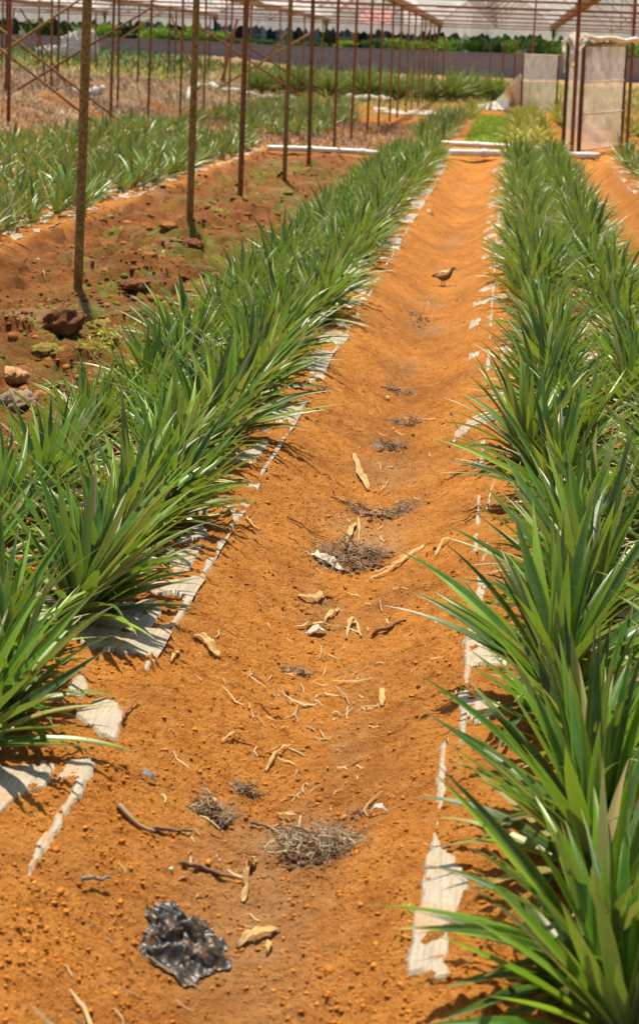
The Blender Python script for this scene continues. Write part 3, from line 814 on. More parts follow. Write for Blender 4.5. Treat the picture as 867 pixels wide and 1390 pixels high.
for i, (a, b, w, h, lab, c, mo) in enumerate([
    (88,458,62,42, 'biggest rounded brown clod in the alley, at the left beside the long mossy clod', DK, None),
    (64,478,58,26, 'long mossy olive clod lying before the big rounded clod', (.22, .13, .04), (.22, .19, .03)),
    (140,448,46,22, 'flat moss-topped clod right of the big rounded clod', DK, (.24, .22, .04)),
    (262,342,34,18, 'brown clod in the alley between the two nearest posts', DK, None),
    (182,400,50,16, 'low dark clod mound right of the nearest post', DK, None),
    (24,560,58,34, 'grey-brown stone at the left edge above the leaves', (.28, .20, .13), None),
    (15,522,46,22, 'pale sandy clod at the left edge of the alley', (.46, .26, .12), None),
    (230,318,30,12, 'small clod at the foot of the second post', SC, None),
    (12,445,24,16, 'small brown clod at the left edge of the alley', DK, None)]):
    lump('soil_clod', a, b, w, h, lab, 'clod', c, 'clods in the dirt alley', i+3, mo)
for i, (a, b, w, lab) in enumerate([(531,1,1,'')][:0]+[(265,866,9,'small brown stone beside the plastic mulch edge'),(388,940,10,'small reddish stone on the left side of the path'),
    (52,352,8,'pale round pebble left of the nearest post'),(590,870,8,'small dark stone at the right side of the path'),(405,1060,9,'small orange stone on the lower path'),
    (255,965,11,'dark rounded lump on the left slope of the path')]):
    lump('stone', a, b, w, w*.8, lab, 'stone', (.5, .45, .38) if i == 2 else (.30, .12, .04), 'small stones on the soil', i+20)
for (a, b, lab) in [(193,1178,'x')][:0]: pass
mb = MB(); p = at(232, 1178)
lump('pebble', 232, 1179, 8, 8, 'tiny pale turquoise pebble left of the brown stick', 'pebble', (.45, .60, .50), None, 44)

# ------------------------------------------------------------------ weeds
def weed(px_, py_, n, s, label, mat='fol_weed', cat='weed', grp='weeds in the dirt alley', up=.6):
    p = at(px_, py_); g = random.Random(int(px_*3+py_)); V = []; Fc = []; Cc = []
    for i in range(n):
        a = g.uniform(0, 6.28); rr = s*math.sqrt(g.random()); x = p.x+math.cos(a)*rr; y = p.y+math.sin(a)*rr*1.6
        z = gz(x, y); d = g.uniform(0, 6.28); L = g.uniform(.25, .6)*min(s, .09)+.012; w = L*.16; e = g.uniform(.2, 1.2)*up*1.6
        dx, dy = math.cos(d)*math.cos(e), math.sin(d)*math.cos(e)
        b = len(V)
        for t, ww in ((0, .3), (.45, 1), (1, .08)):
            zz = z+math.sin(e)*L*t-.2*L*t*t
            V.append((x+dx*L*t-dy*w*ww, y+dy*L*t+dx*w*ww, zz)); V.append((x+dx*L*t+dy*w*ww, y+dy*L*t-dx*w*ww, zz))
        Fc += [(b, b+1, b+3, b+2), (b+2, b+3, b+5, b+4)]; Cc += [(g.random(), 0, 0, 1)]*6
    o = mesh('weed', V, Fc, M[mat], uvattr=Cc); tag(o, label, cat, grp)
for a, b, n, s, lab in [(125,480,150,.13,'bright green weed tuft right of the flat moss-topped clod'),(75,420,50,.08,'small green weed above the big rounded clod'),
    (155,462,120,.16,'yellow-green weed patch on the alley beside the left bed'),(250,425,60,.12,'sparse weed patch between the second post and the left bed'),
    (285,255,90,.2,'yellow-green weed patch between the second and third posts'),(352,245,90,.22,'yellow-green weed patch between the third and fourth posts'),
    (158,325,40,.1,'small weed tuft right of the nearest post'),(300,294,40,.12,'weed tuft left of the third post foot'),
    (12,432,40,.07,'small weed at the left edge of the alley'),(400,232,60,.2,'weed patch between the fourth and fifth posts'),
    (90,432,36,.06,'tiny weed tuft between clods'),(210,345,46,.1,'thin weed beside the second post'),
    (20,540,24,.05,'tiny green weed growing by the grey-brown stone'),(275,390,50,.12,'weed tuft beside the left bed leaves below the brown clod'),
    (185,505,70,.12,'low weeds in front of the left bed leaves')]:
    weed(a, b, n, s, lab)
weed(553, 1238, 12, .018, 'tiny bright seedling beside the plastic edge of the right bed', cat='seedling', grp=None)
weed(213, 1232, 5, .006, 'single bright green seedling beside the black bag', cat='seedling', grp=None)
# grassy strip between beds beyond the pipes, and wild growth: uncountable blades
def grass(name, N, xr, yr, L, label, c=(0, 1), mat='fol_l', seed=1, thr=-1.):
    g = np.random.default_rng(seed); X = g.uniform(*xr, N); Y = g.uniform(*yr, N)
    k = fbm(X*.8, Y*.5, 700+seed, 3) > thr; X = X[k]; Y = Y[k]; N = len(X)
    Z = ground(X, Y); a = g.uniform(0, 6.28, N); l = L*g.uniform(.4, 1.2, N); w = l*.09+.004
    e = g.uniform(.25, 1.1, N)
    V = np.zeros((N, 4, 3)); dx = np.cos(a)*np.cos(e); dy = np.sin(a)*np.cos(e)
    V[:, 0] = np.stack([X-dy*w, Y+dx*w, Z-.01], -1); V[:, 1] = np.stack([X+np.sin(a)*w, Y-np.cos(a)*w, Z-.01], -1)
    V[:, 2] = np.stack([X+dx*l+w*.3, Y+dy*l, Z+np.sin(e)*l], -1); V[:, 3] = np.stack([X+dx*l-w*.3, Y+dy*l, Z+np.sin(e)*l], -1)
    V[:, 0, 0] = X-np.sin(a)*w; V[:, 0, 1] = Y+np.cos(a)*w
    Fq = np.arange(N*4).reshape(N, 4)
    q = g.uniform(c[0], c[1], N); col = np.repeat(np.stack([q, q*0, q*0, q*0+1], -1)[:, None], 4, 1).reshape(-1, 4)
    o = mesh(name, V.reshape(-1, 3), Fq, M[mat], uvattr=col); tag(o, label, 'grass', kind='stuff')
M['fol_dry'] = mat_foliage('dead_grass', (.20, .12, .07), (.42, .29, .17), (.62, .52, .35))
M['fol_yel'] = mat_foliage('yellow_grass', (.10, .16, .02), (.28, .30, .04), (.48, .42, .10))
grass('low_green_grass', 9000, (-.75, .12), (33, 49), .09, 'low bright green grass strip between the beds beyond the white pipes', mat='fol_weed', c=(.4, 1), seed=1)
grass('dead_grass', 15000, (-18, -7.6), (35, 58), .26, 'heaps of dead straw-coloured grass on the rubble at the left', mat='fol_dry', seed=2, thr=-.12)
grass('tall_green_grass', 16000, (-40, -8), (66, 120), .5, 'green grass field behind the rubble at the left', mat='fol_d', c=(.3, 1), seed=3, thr=-.35)
grass('yellow_grass', 7000, (-30, -8.5), (52, 84), .45, 'yellow-green grass patches behind the rubble heaps', mat='fol_yel', c=(.2,1), seed=4, thr=-.2)
grass('mixed_grass', 9000, (-8, 8), (54, 110), .35, 'mixed green and yellow grass in front of the grey wall', mat='fol_yel', seed=5, thr=-.2)
grass('dry_bed_litter', 8000, (-7, -1.75), (28.8, 40), .13, 'dead brown leaves covering the ground behind the left pipe', mat='fol_dry', c=(0, .4), seed=6)
grass('dry_weeds', 7000, (-15, -7.5), (28, 39), .17, 'dry brown weeds covering the soil heap at the far left', mat='fol_dry', c=(0, .75), seed=9, thr=-.3)
grass('weedy_border', 900, (-7.2, -6.2), (26, 36), .22, 'bright weeds along the left edge of the far left bed', mat='fol_l', seed=7)

# ------------------------------------------------------------------ posts
def post(x, y, hgt, r, mat, label, grp=None, top=None, name='metal_post', foot=True):
    mb = MB(); z0 = gz(x, y)-.12
    n = 7; g = random.Random(int(x*100+y*10)); lx = g.gauss(0, .006); ly = g.gauss(0, .006)
    pts = [(x+lx*t*hgt, y+ly*t*hgt, z0+(hgt+.12)*t) for t in [i/n for i in range(n+1)]]
    rr = [r*g.uniform(.96, 1.04) for _ in pts]
    mb.tube(pts, rr, 12 if r > .025 else 8)
    if r > .02:
        # small collar clamp under the top
        q = pts[-1]; mb.tube([(q[0], q[1], q[2]-.1), (q[0], q[1], q[2]-.03)], r*1.35, 10)
    o = mb.build(name, M[mat]); tag(o, label, 'post', grp); return o
YA = [11.43, 15.43, 18.62, 22.15, 25.18, 28.6, 32, 35.4, 38.8, 42.1, 45.4, 48.8, 52.1, 55.5, 58.8, 62.1, 65.5, 68.8]
for i, y in enumerate(YA):
    lab = '%s post from the camera in the long row left of the left bed' % (ORD[i] if i < 15 else ('sixteenth', 'seventeenth', 'eighteenth')[i-15])
    if i == 0: lab = 'nearest and thickest olive-brown mottled post, standing by a clod in the alley'
    post(-2.76+(.02 if i % 2 else -.01), y, 2.85, .031 if i < 2 else (.029 if i < 5 else .024), 'bamboo' if i in (0, 1, 3) else 'rust', lab, 'posts in the long row beside the left bed')
for nm, x, ys, m in (('second row of posts', -7.2, [31.9, 35.4, 38.8, 42.2, 45.6, 49, 55.7, 62.4, 68.8], 'rust'),
                     ('third row of posts, far left', -11.64, [40.5, 45.4, 48.8, 55.5, 62.1, 68.8], 'pole_dark'),
                     ('outermost left row of posts', -16.1, [55.5, 60, 64, 68.8], 'pole_dark')):
    for i, y in enumerate(ys):
        post(x+rng.normal(0, .03), y, 2.85, .026 if x > -8 else .028, m, '%s post from the camera in the %s' % (ORD[i], nm), 'posts in the left rows')
for (a, b, hh, r, m, lab) in [
    (12,162,2.85,.035,'rust_red','rust-brown post at the left edge carrying the crossed braces'),
    (70,128,2.85,.03,'rust','rusty post left of the nearest post, behind the crossed braces'),
    (160,140,2.85,.028,'pole_dark','thin dark post just right of the nearest post in the rubble'),
    (228,112,2.85,.03,'pole_dark','dark thin post in the rubble between the two nearest posts'),
    (305,112,2.85,.03,'rust_red','reddish thin post between second and third posts, far back'),
    (775,212,3.6,.036,'rust_red','thick rust-red post standing in front of the netting door'),
    (717,150,3.9,.030,'rust_red','thin rust-red post beside the rear netting door'),
    (850,196,3.6,.032,'rust_red','rust-red post at the right side of the netting door'),
    (681,110,2.85,.06,'rust_red','left one of the paired stout posts near the wall'),
    (697,111,2.85,.06,'rust_red','right one of the paired stout posts near the wall'),
    (742,120,2.85,.05,'pole_dark','dark post behind the rear netting door'),
    (806,118,2.85,.05,'rust_red','thin post seen behind the netting door'),
    (664,108,2.85,.03,'pole_dark','thin dark post left of the paired stout posts'),
    (600,118,2.85,.035,'rust','rusty post at the end of the long row before the spiky clump')]:
    p = at(a, b); post(p.x, p.y, hh, r, m, lab, 'single posts of the greenhouse frame')

# crossed braces
def brace(a, b, Ya, Yb, r, m, lab):
    A = atY(*a, Ya); B = atY(*b, Yb)
    mb = MB(); mb.tube([A+(B-A)*(i/4) for i in range(5)], r, 8)
    if A.z > B.z: A, B = B, A
    o = mb.build('brace_pole', M[m]); tag(o, lab, 'brace pole', 'diagonal brace poles between the posts')
brace((-30,95),(116,-6), 33, 33.4, .026,'bamboo','upper light brown brace rising to the right behind the nearest post')
brace((-25,152),(206,10), 33.6, 35.2, .024,'pole_dark','dark brace rising to the right up to the second row post')
brace((-20,23),(178,176), 34.2, 33.8, .026,'rust','long rusty brace falling to the right past the nearest post')
brace((-20,50),(146,180), 32.6, 32.4, .026,'rust','lower light brown brace falling to the right behind the nearest post')
brace((262,30),(412,133), 52, 52.6, .030,'rust_red','reddish brace falling to the right between the second and fourth posts')
brace((433,38),(286,126), 53, 53.6, .034,'bamboo','light brown brace rising to the right behind the third post')
brace((322,26),(300,116), 58, 58, .05,'rust_red','steep pinkish leaning pole behind the third post')
brace((300,40),(455,140), 57, 57.5, .028,'pole_dark','thin dark brace falling to the right behind the fourth post')
brace((6,130),(20,10), 38, 38, .022,'rust','short leaning pole at the upper left corner')
brace((232,20),(270,118), 60, 60, .03,'rust','thin rusty brace falling to the right behind the second post')
brace((150,62),(228,10), 50, 50, .022,'bamboo','thin pale brace rising to the right beyond the second row post')
brace((28,12),(92,118), 42, 42, .022,'rust','rusty brace falling to the right left of the nearest post, far back')
brace((392,40),(330,118), 62, 62, .03,'rust','thin rusty brace falling to the left behind the fourth post')
brace((62,112),(52,24), 44, 44, .024,'pole_dark','thin dark leaning pole in the upper left')

# ------------------------------------------------------------------ roof: polythene spans on pipe trusses
XG = [-20.6, -16.1, -11.64, -7.2, -2.76, 1.68, 6.1, 10.5]
ZG = 2.86; RISE = 1.35; Y0, Y1 = 36.5, 70.
def arch(x0, x1, t, z=ZG): return (x0+(x1-x0)*t, z+RISE*(1-abs(2*t-1)**1.7))
wh = ['outermost left', 'far left', 'second from the left', 'span left of the long post row', 'span over the central beds', 'span over the netting doors', 'outermost right']
for i in range(len(XG)-1):
    x0, x1 = XG[i]+.06, XG[i+1]-.06
    ny = 60; nt = 20; V = []; Fc = []
    for a in range(ny+1):
        y = Y0+(Y1-Y0)*a/ny
        for b in range(nt+1):
            t = b/nt; x, z = arch(x0, x1, t)
            sag = -.06*abs(math.sin(math.pi*(y-Y0)/3.35))+.03*float(fbm(np.array([x*1.5]), np.array([y*1.2]), 801, 2)[0])
            V.append((x, y, z+.05+sag))
    for a in range(ny):
        for b in range(nt):
            k = a*(nt+1)+b; Fc.append((k, k+1, k+nt+2, k+nt+1))
    # ragged film hanging down at the far end
    b0 = len(V); g = random.Random(i)
    for b in range(41):
        t = b/40; x, z = arch(x0, x1, t); z0 = ZG-.02
        V.append((x, Y1+.02, z+.05)); V.append((x, Y1+.05+g.gauss(0, .05), z0-.22-g.random()*.28))
        if b: k = b0+2*b; Fc.append((k-2, k, k+1, k-1))
    o = mesh('roof_film', V, Fc, M['film'])
    tag(o, 'white translucent polythene roof film, %s%s' % (wh[i], '' if 'span' in wh[i] else ' span'), 'roof film', 'polythene roof spans')
    # purlin pipes running along the span
YT = [36.6, 41.9, 46.8, 51.8, 58.0, 64.2, 69.9]
for j, y in enumerate(YT):
    root = empty('roof_truss', (0, y, 0))
    mb = MB(); mb.tube([(XG[0]-.0, 0, ZG-.09), (XG[-1], 0, ZG-.09)], .023, 8); mb.build('cross_pipe', M['rust_red'], root)
    if j % 3 == 1:
        mb = MB(); mb.tube([(XG[0], 0, ZG+.32), (XG[-1], 0, ZG+.32)], .018, 6); mb.build('upper_pipe', M['rust'], root)
    for i in range(len(XG)-1):
        mb = MB()
        pts = [arch(XG[i], XG[i+1], k/12) for k in range(13)]
        mb.tube([(x, 0, z) for x, z in pts], .013, 6)
        mb.build('arch_pipe', M['pole_dark'], root)
        mb = MB(); xm = (XG[i]+XG[i+1])/2
        for s in (-1, 1):
            mb.tube([(xm, 0, ZG-.09), (xm+s*1.1, 0, arch(0, 1, .5+s*.25)[1])], .011, 5)
        mb.tube([(xm, 0, ZG-.09), (xm, 0, ZG+RISE)], .013, 5)
        mb.build('web_strut', M['pole_dark'], root)
    tag(root, '%s rusty roof truss of cross pipes and arches, counted from the camera' % ORD[j], 'roof truss', 'roof trusses of the greenhouse')
for i, x in enumerate(XG[1:-1]):
    mb = MB(); n = 90; V = []; Fc = []; g = random.Random(40+i)
    prof = [(-.14, .10), (-.10, -.03), (.10, -.03), (.14, .10), (.12, .10), (.08, -.01), (-.08, -.01), (-.12, .10)]
    for a in range(n+1):
        y = Y0-.2+(Y1-Y0+.3)*a/n
        for (u, w) in prof: V.append((x+u+g.gauss(0, .006), y, ZG+w))
    for a in range(n):
        for k in range(8): Fc.append((a*8+k, a*8+(k+1) % 8, a*8+8+(k+1) % 8, a*8+8+k))
    # dead leaves and string hanging from the gutter
    for a in range(260):
        y = g.uniform(Y0, Y1); L = g.uniform(.03, .13); s = g.choice((-1, 1)); b = len(V)
        V += [(x+s*.10, y, ZG), (x+s*.10, y+.05, ZG), (x+s*.10+g.gauss(0, .02), y+.03, ZG-L)]; Fc.append((b, b+1, b+2))
    o = mesh('roof_gutter', V, Fc, M['gutter'], smooth=False)
    tag(o, 'dirty brown roof gutter with hanging debris, ' + ['above the outermost left posts', 'above the third row of posts', 'above the second row of posts', 'above the long post row', 'above the netting doors', 'at the far right'][i], 'gutter', 'gutters between the roof spans')

# ------------------------------------------------------------------ netting doors
def door(A, B, hgt, label, rails, roll=False, rf='pole_dark', rr=.026, sagtop=0.):
    """A, B: ground points of the two side posts."""
    A = Vector(A); B = Vector(B); root = empty('netting_door', A); d = B-A; L = d.length; d.normalize()
    nrm = Vector((-d.y, d.x, 0))
    for k, q in enumerate((0, L)):
        mb = MB(); mb.tube([d*q+Vector((0, 0, z)) for z in (-.1, hgt*.5, hgt+.05)], rr, 8); mb.build('door_post', M[rf], root)
    for z in rails:
        mb = MB(); mb.tube([d*0+Vector((0, 0, z*hgt)), d*L+Vector((0, 0, z*hgt+.02))], rr*.62, 6); mb.build('rail', M['cloth'] if z < .99 else M['rust'], root)
    V = []; Fc = []; nx, nz_ = 24, 36; g = random.Random(int(L*100))
    for j in range(nz_+1):
        for i in range(nx+1):
            u, w = i/nx, j/nz_
            b = .035*float(fbm(np.array([u*5+A.x]), np.array([w*3]), 901, 3)[0])+.02*math.sin(u*30)*(w > .8)
            V.append(d*(u*L)+nrm*(b+rr*.9)+Vector((0, 0, .04+w*(hgt-.04)*(1-sagtop*math.sin(math.pi*u)))))
    for j in range(nz_):
        for i in range(nx):
            k = j*(nx+1)+i; Fc.append((k, k+1, k+nx+2, k+nx+1))
    mesh('netting_panel', V, Fc, M['door_film'], root)
    tag(root, label, 'netting door', 'netting doors'); return root
a = at(785, 209); b = at(842, 203)
door(a, b, 1.86, 'dirty translucent netting door in a rusty frame beside the thick rust-red post', (.02, .36, .66, 1.))
a = at(763, 209); b = at(784, 208)
door(a, b, 1.86, 'narrow wrapped netting panel between wooden post and thick rust-red post', (1.,), rr=.034, rf='stem')
a = at(706, 153); b = at(754, 150)
door(a, b, 1.75, 'smaller rear netting door further back, left of the wrapped panel', (.05, .5, .98), rr=.03)
# rolled cloth over the front door
mb = MB(); P0 = atY(786, 50, 31.2); P1 = atY(880, 57, 33.2)
pts = [P0+(P1-P0)*(i/14)+Vector((0, 0, .02*math.sin(i*1.3))) for i in range(15)]
mb.tube(pts, [.035+.022*math.sin(i*.9+1)**2 for i in range(15)], 10)
tag(mb.build('rolled_cloth', M['cloth']), 'cream rolled shade cloth tied along the top of the netting door', 'rolled cloth')
# bunched cloth on the wrapped post top
def cloth(name, pts, label, cat, mat, n=10, amp=.06, thick=.004):
    """coons-like sheet between two polylines of world points"""
    A, B = pts; V = []; Fc = []; m = 40
    def ev(P, t):
        t = t*(len(P)-1); i = min(int(t), len(P)-2); return P[i].lerp(P[i+1], t-i)
    for j in range(n+1):
        for i in range(m+1):
            p = ev(A, i/m).lerp(ev(B, i/m), j/n)
            nn = float(fbm(np.array([i*.22+p.x]), np.array([j*.5]), 950+len(name), 3)[0])
            V.append(p+Vector((0, amp*nn, abs(amp*.6*nn))))
    for j in range(n):
        for i in range(m):
            k = j*(m+1)+i; Fc.append((k, k+1, k+m+2, k+m+1))
    o = mesh(name, V, Fc, M[mat]); s = o.modifiers.new('thick', 'SOLIDIFY'); s.thickness = thick
    tag(o, label, cat)
cloth('hanging_cloth', ([atY(762, 56, 31.0), atY(776, 46, 30.9), atY(800, 50, 31.1)], [atY(764, 100, 31.0), atY(778, 92, 30.9), atY(792, 62, 31.1)]), 'bunched pale cloth hanging from the post left of the netting door', 'cloth', 'door_film', amp=.12)
cloth('draped_sheet', ([at(647, 146)+Vector((0,0,.03)), at(672, 143)+Vector((0,0,.12)), atY(690, 118, 50), atY(706, 100, 52)], [at(652, 150)+Vector((0,0,.02)), at(684, 151)+Vector((0,0,.02)), at(700, 150)+Vector((0,0,.1)), at(712, 147)+Vector((0,0,.3))]), 'white sheet draped down to the ground from the rear netting door', 'sheet', 'white_sheet', amp=.14)
cloth('ground_sheet', ([at(508, 146), at(545, 148), at(600, 151)], [at(505, 151), at(545, 156), at(596, 158)]), 'flat white plastic sheet lying on the ground across the far path', 'sheet', 'white_sheet', amp=.05)

# ------------------------------------------------------------------ white pipes and rolled film on the ground
def gpipe(pts, r, name, label, cat, mat='pipe_white', wav=0., lift=0., couple=True):
    P = [at(*q) for q in pts]; Q = []
    for i in range(len(P)-1):
        for s in range(8): Q.append(P[i].lerp(P[i+1], s/8))
    Q.append(P[-1]); zz = max(q.z for q in Q) if wav == 0 else None
    mb = MB()
    Q = [Vector((q.x, q.y, (zz if wav == 0 else gz(q.x, q.y))+r+lift+(wav*math.sin(i*1.7) if wav else 0))) for i, q in enumerate(Q)]
    mb.tube(Q, [r*(1+(.25*math.sin(i*1.1) if wav else 0)) for i in range(len(Q))], 14)
    if couple:
        for f_ in (.33, .7):
            k = int(f_*len(Q)); d = (Q[k+1]-Q[k]).normalized(); mb.tube([Q[k]-d*.06, Q[k]+d*.06], r*1.22, 14)
    o = mb.build(name, M[mat]); tag(o, label, cat)
gpipe([(362,207),(420,210),(482,214),(560,216)], .045, 'white_pipe', 'white plastic pipe lying behind the posts at the end of the left alley', 'pipe')
gpipe([(590,200),(680,203),(762,209)], .045, 'white_pipe', 'rear one of the two white pipes crossing behind the central beds', 'pipe')
gpipe([(585,214),(700,216),(812,219)], .055, 'white_pipe', 'front thicker white pipe crossing the end of the central beds', 'pipe')
gpipe([(256,128),(275,121),(300,126),(345,133),(400,139)], .085, 'rolled_film', 'long roll of white film lying on the ground far behind the third post', 'film roll', 'white_sheet', .03, couple=False)
gpipe([(470,138),(500,137),(530,140)], .10, 'rolled_film', 'short white film roll lying before the spiky clumps', 'film roll', 'white_sheet', .03, couple=False)
gpipe([(100,35+95),(118,128),(140,131)], .09, 'film_lump', 'pale lump of old film in the rubble left of the nearest post', 'film lump', 'white_sheet', .05, couple=False)
# white heap far left
def heap(px_, py_, Yd, w, h, label):
    import bmesh
    p = atY(px_, py_, Yd); p.z = gz(p.x, p.y)
    bm = bmesh.new(); bmesh.ops.create_icosphere(bm, subdivisions=4, radius=1)
    for q in bm.verts:
        d = q.co.normalized(); n1 = float(fbm(np.array([d.x*3+d.z]), np.array([d.y*2+d.z*3]), 970, 3)[0])
        q.co = Vector((d.x*w*(1+.5*n1), d.y*w*.6, max(-.1, d.z)*h*(1+.9*n1)))
    me = bpy.data.meshes.new('plastic_heap'); bm.to_mesh(me); bm.free(); me.materials.append(M['white_sheet'])
    o = bpy.data.objects.new('plastic_heap', me); C.objects.link(o); o.location = p; tag(o, label, 'plastic heap')
heap(104, 60, 95, 1.2, 1.5, 'heap of white plastic sheeting on the field left of the nearest post')
heap(62, 63, 98, .8, .6, 'small pile of white plastic beside the big white heap')

# ------------------------------------------------------------------ wall, terrace, trees, houses
mb = MB()
mb.box((-75, 149.6, -.4), (-24, 150.2, 2.0)); mb.box((-75, 149.5, 2.0), (-24, 150.3, 2.15))
mb.box((-24, 149.6, -.4), (40, 150.2, 1.95)); mb.box((-24, 149.52, 1.953), (40, 150.28, 2.06))
tag(mb.build('block_wall', M['wall'], smooth=False), 'long bluish grey block wall closing off the far end of the field', 'wall')
# terrace behind the wall
V = []; Fc = []; xs = np.linspace(-120, 90, 60); ys = [150.2, 153, 158, 166, 185, 230, 400]
for j, y in enumerate(ys):
    for x in xs: V.append((x, y, [1.9, 1.95, 2.0, 2.05, 2.1, 2.2, 3][j]+.25*float(fbm(np.array([x*.2]), np.array([y*.2]), 990, 2)[0])))
for j in range(len(ys)-1):
    for i in range(59):
        k = j*60+i; Fc.append((k, k+1, k+61, k+60))
tg = mesh('terrace', V, Fc, simple('terrace_grass', (.03, .055, .01), (.10, .14, .025), 1.2, .9, .1, .6, .1)); tag(tg, kind='structure')
def crown(cx, cy, cz, rx, ry, rz, n, mat, parent, leaf, seed, name='crown'):
    g = np.random.default_rng(seed)
    nb = 16; B = g.normal(0, 1, (nb, 3)); B /= np.linalg.norm(B, axis=1)[:, None]; B *= g.uniform(.35, .95, (nb, 1))
    tint = g.uniform(0, 1, nb); k = g.integers(0, nb, n)
    P = B[k]+g.normal(0, .2, (n, 3)); P = P*np.array([rx, ry, rz])+np.array([cx, cy, cz])
    A = g.normal(0, 1, (n, 3)); A /= np.linalg.norm(A, axis=1)[:, None]; Bn = np.cross(A, g.normal(0, 1, (n, 3))); Bn /= np.linalg.norm(Bn, axis=1)[:, None]
    s = leaf*g.uniform(.6, 1.4, (n, 1))
    V = np.stack([P-A*s, P+Bn*s*.5, P+A*s, P-Bn*s*.5], 1).reshape(-1, 3)
    q = np.clip(tint[k]*.7+g.uniform(0, .3, n), 0, 1)
    col = np.repeat(np.stack([q, q, q, q*0+1], -1)[:, None], 4, 1).reshape(-1, 4)
    return mesh(name, V, np.arange(n*4).reshape(n, 4), mat, parent, smooth=False, uvattr=col)
def tree(px_, Yd, hgt, tr, label, mat='fol_d', seed=1, cw=3.2, zb=2.2):
    p = atY(px_, 60, Yd); p.z = zb
    root = empty('tree', p); mb = MB()
    mb.tube([(0, 0, -.4), (.05, 0, hgt*.25), (-.05, .1, hgt*.5), (.1, 0, hgt*.85)], [tr*1.25, tr, tr*.8, tr*.25], 9)
    g = random.Random(seed)
    for i in range(6):
        a = g.uniform(0, 6.28); z = hgt*g.uniform(.38, .7)
        mb.tube([(0, 0, z), (math.cos(a)*cw*.3, math.sin(a)*cw*.3, z+hgt*.1), (math.cos(a)*cw*.7, math.sin(a)*cw*.7, z+hgt*.16)], [tr*.45, tr*.3, tr*.1], 6)
    mb.build('trunk', M['stem'], root)
    crown(0, 0, hgt*.72, cw, cw, hgt*.34, 2600, M[mat], root, .22, seed)
    tag(root, label, 'tree', 'trees behind the grey wall')
for i, (x, Yd, h_, tr, lab, cw) in enumerate([
    (646,156,8,.55,'thickest dark tree trunk behind the wall, right of the long post row',3.6),(598,170,9,.25,'slim tree behind the wall left of the thickest trunk',3),
    (450,158,8,.35,'tree in front of the orange house',3),(408,165,9,.28,'tree before the blue-grey house right end',3),
    (540,168,8,.45,'dark tree between the red-roofed house and the long post row',3.4),(660,170,7,.18,'thin tree right of the thickest trunk',2.6),
    (735,162,8,.30,'tree behind the rear netting door',3.2),(790,175,9,.3,'tree behind the netting door',3.2),(856,168,9,.35,'tree at the right edge behind the wall',3.5),
    (246,175,8,.3,'tree beside the olive yellow house',3),(20,190,10,.4,'tree at the far left edge',4.2),(130,185,9,.4,'dense tree left of the olive yellow house',4.4),(75,200,10,.4,'dense tree behind the white plastic heap',4.5),(165,195,8,.35,'bushy tree between the dense tree and the olive yellow house',4)]):
    tree(x, Yd, h_, tr, lab, 'fol_d' if i % 2 == 0 or i > 9 else 'fol_l', 30+i, cw, 2.4 if i < 10 else 1.4)
for i, (x, Yd, w, hh, dark) in enumerate([(140,151.8,2.6,1.3,0),(215,152.2,2.4,1.2,0),(262,151.6,2.8,1.5,0),(292,151.7,2.2,1.1,0),(330,152,1.6,.5,1),(362,152,1.6,.5,1),(395,152,1.6,.5,1),
        (430,152,1.8,.6,1),(470,151.8,1.8,.6,0),(505,152,1.9,.8,1),(540,152.4,2.2,.9,0),(575,152,2,.9,0),(608,151.8,2.2,1.1,0),(640,153,2.4,1.2,0),(668,151.7,2.4,1.3,1),
        (690,152.2,2.2,1.2,0),(722,152,2.6,1.5,1),(752,152.4,2.4,1.4,0),(785,152,2.6,1.4,0),(818,152,2.6,1.5,1),(852,152,2.6,1.4,0)]):
    p = atY(x, 60, Yd); p.z = 2.0; root = empty('shrub', p)
    mb = MB(); mb.tube([(0, 0, -.3), (0, 0, hh*.5)], [.05, .02], 6); mb.build('stem', M['stem'], root)
    crown(0, 0, hh*.5, w*.62, 1.0, hh*.55, 1100, M['fol_d' if dark else 'fol_l'], root, .10, 60+i, 'foliage')
    tag(root, '%s shrub along the top of the grey wall, %s from the left' % ('dark green' if dark else 'bright green', (ORD+['sixteenth','seventeenth','eighteenth','nineteenth','twentieth','twenty-first'])[i]), 'shrub', 'shrubs on top of the grey wall')

g_ = np.random.default_rng(77); Vw = []; Cw = []
nb = 130; bx = g_.uniform(-95, 60, nb); by = g_.uniform(205, 240, nb); bh = g_.uniform(3.5, 8, nb); bt = g_.uniform(0, 1, nb)
for i in range(nb):
    n_ = 420; P_ = g_.normal(0, .42, (n_, 3))*np.array([3.6, 2.5, bh[i]*.5])+np.array([bx[i], by[i], 2+bh[i]*.5])
    A_ = g_.normal(0, 1, (n_, 3)); A_ /= np.linalg.norm(A_, axis=1)[:, None]; B_ = np.cross(A_, g_.normal(0, 1, (n_, 3))); B_ /= np.linalg.norm(B_, axis=1)[:, None]
    s_ = .42*g_.uniform(.6, 1.4, (n_, 1)); Vw.append(np.stack([P_-A_*s_, P_+B_*s_*.6, P_+A_*s_, P_-B_*s_*.6], 1).reshape(-1, 3))
    q_ = np.clip(bt[i]*.7+g_.uniform(0, .3, n_), 0, 1); Cw.append(np.repeat(np.stack([q_, q_, q_, q_*0+1], -1)[:, None], 4, 1).reshape(-1, 4))
Vw = np.concatenate(Vw)
tag(mesh('distant_wood', Vw, np.arange(len(Vw)).reshape(-1, 4), M['fol_d'], smooth=False, uvattr=np.concatenate(Cw)), 'distant line of green woodland behind the houses', 'trees', kind='stuff')
glass = simple('window_glass', (.03, .04, .06), (.07, .09, .12), 2, .15, .6, .05, .01)
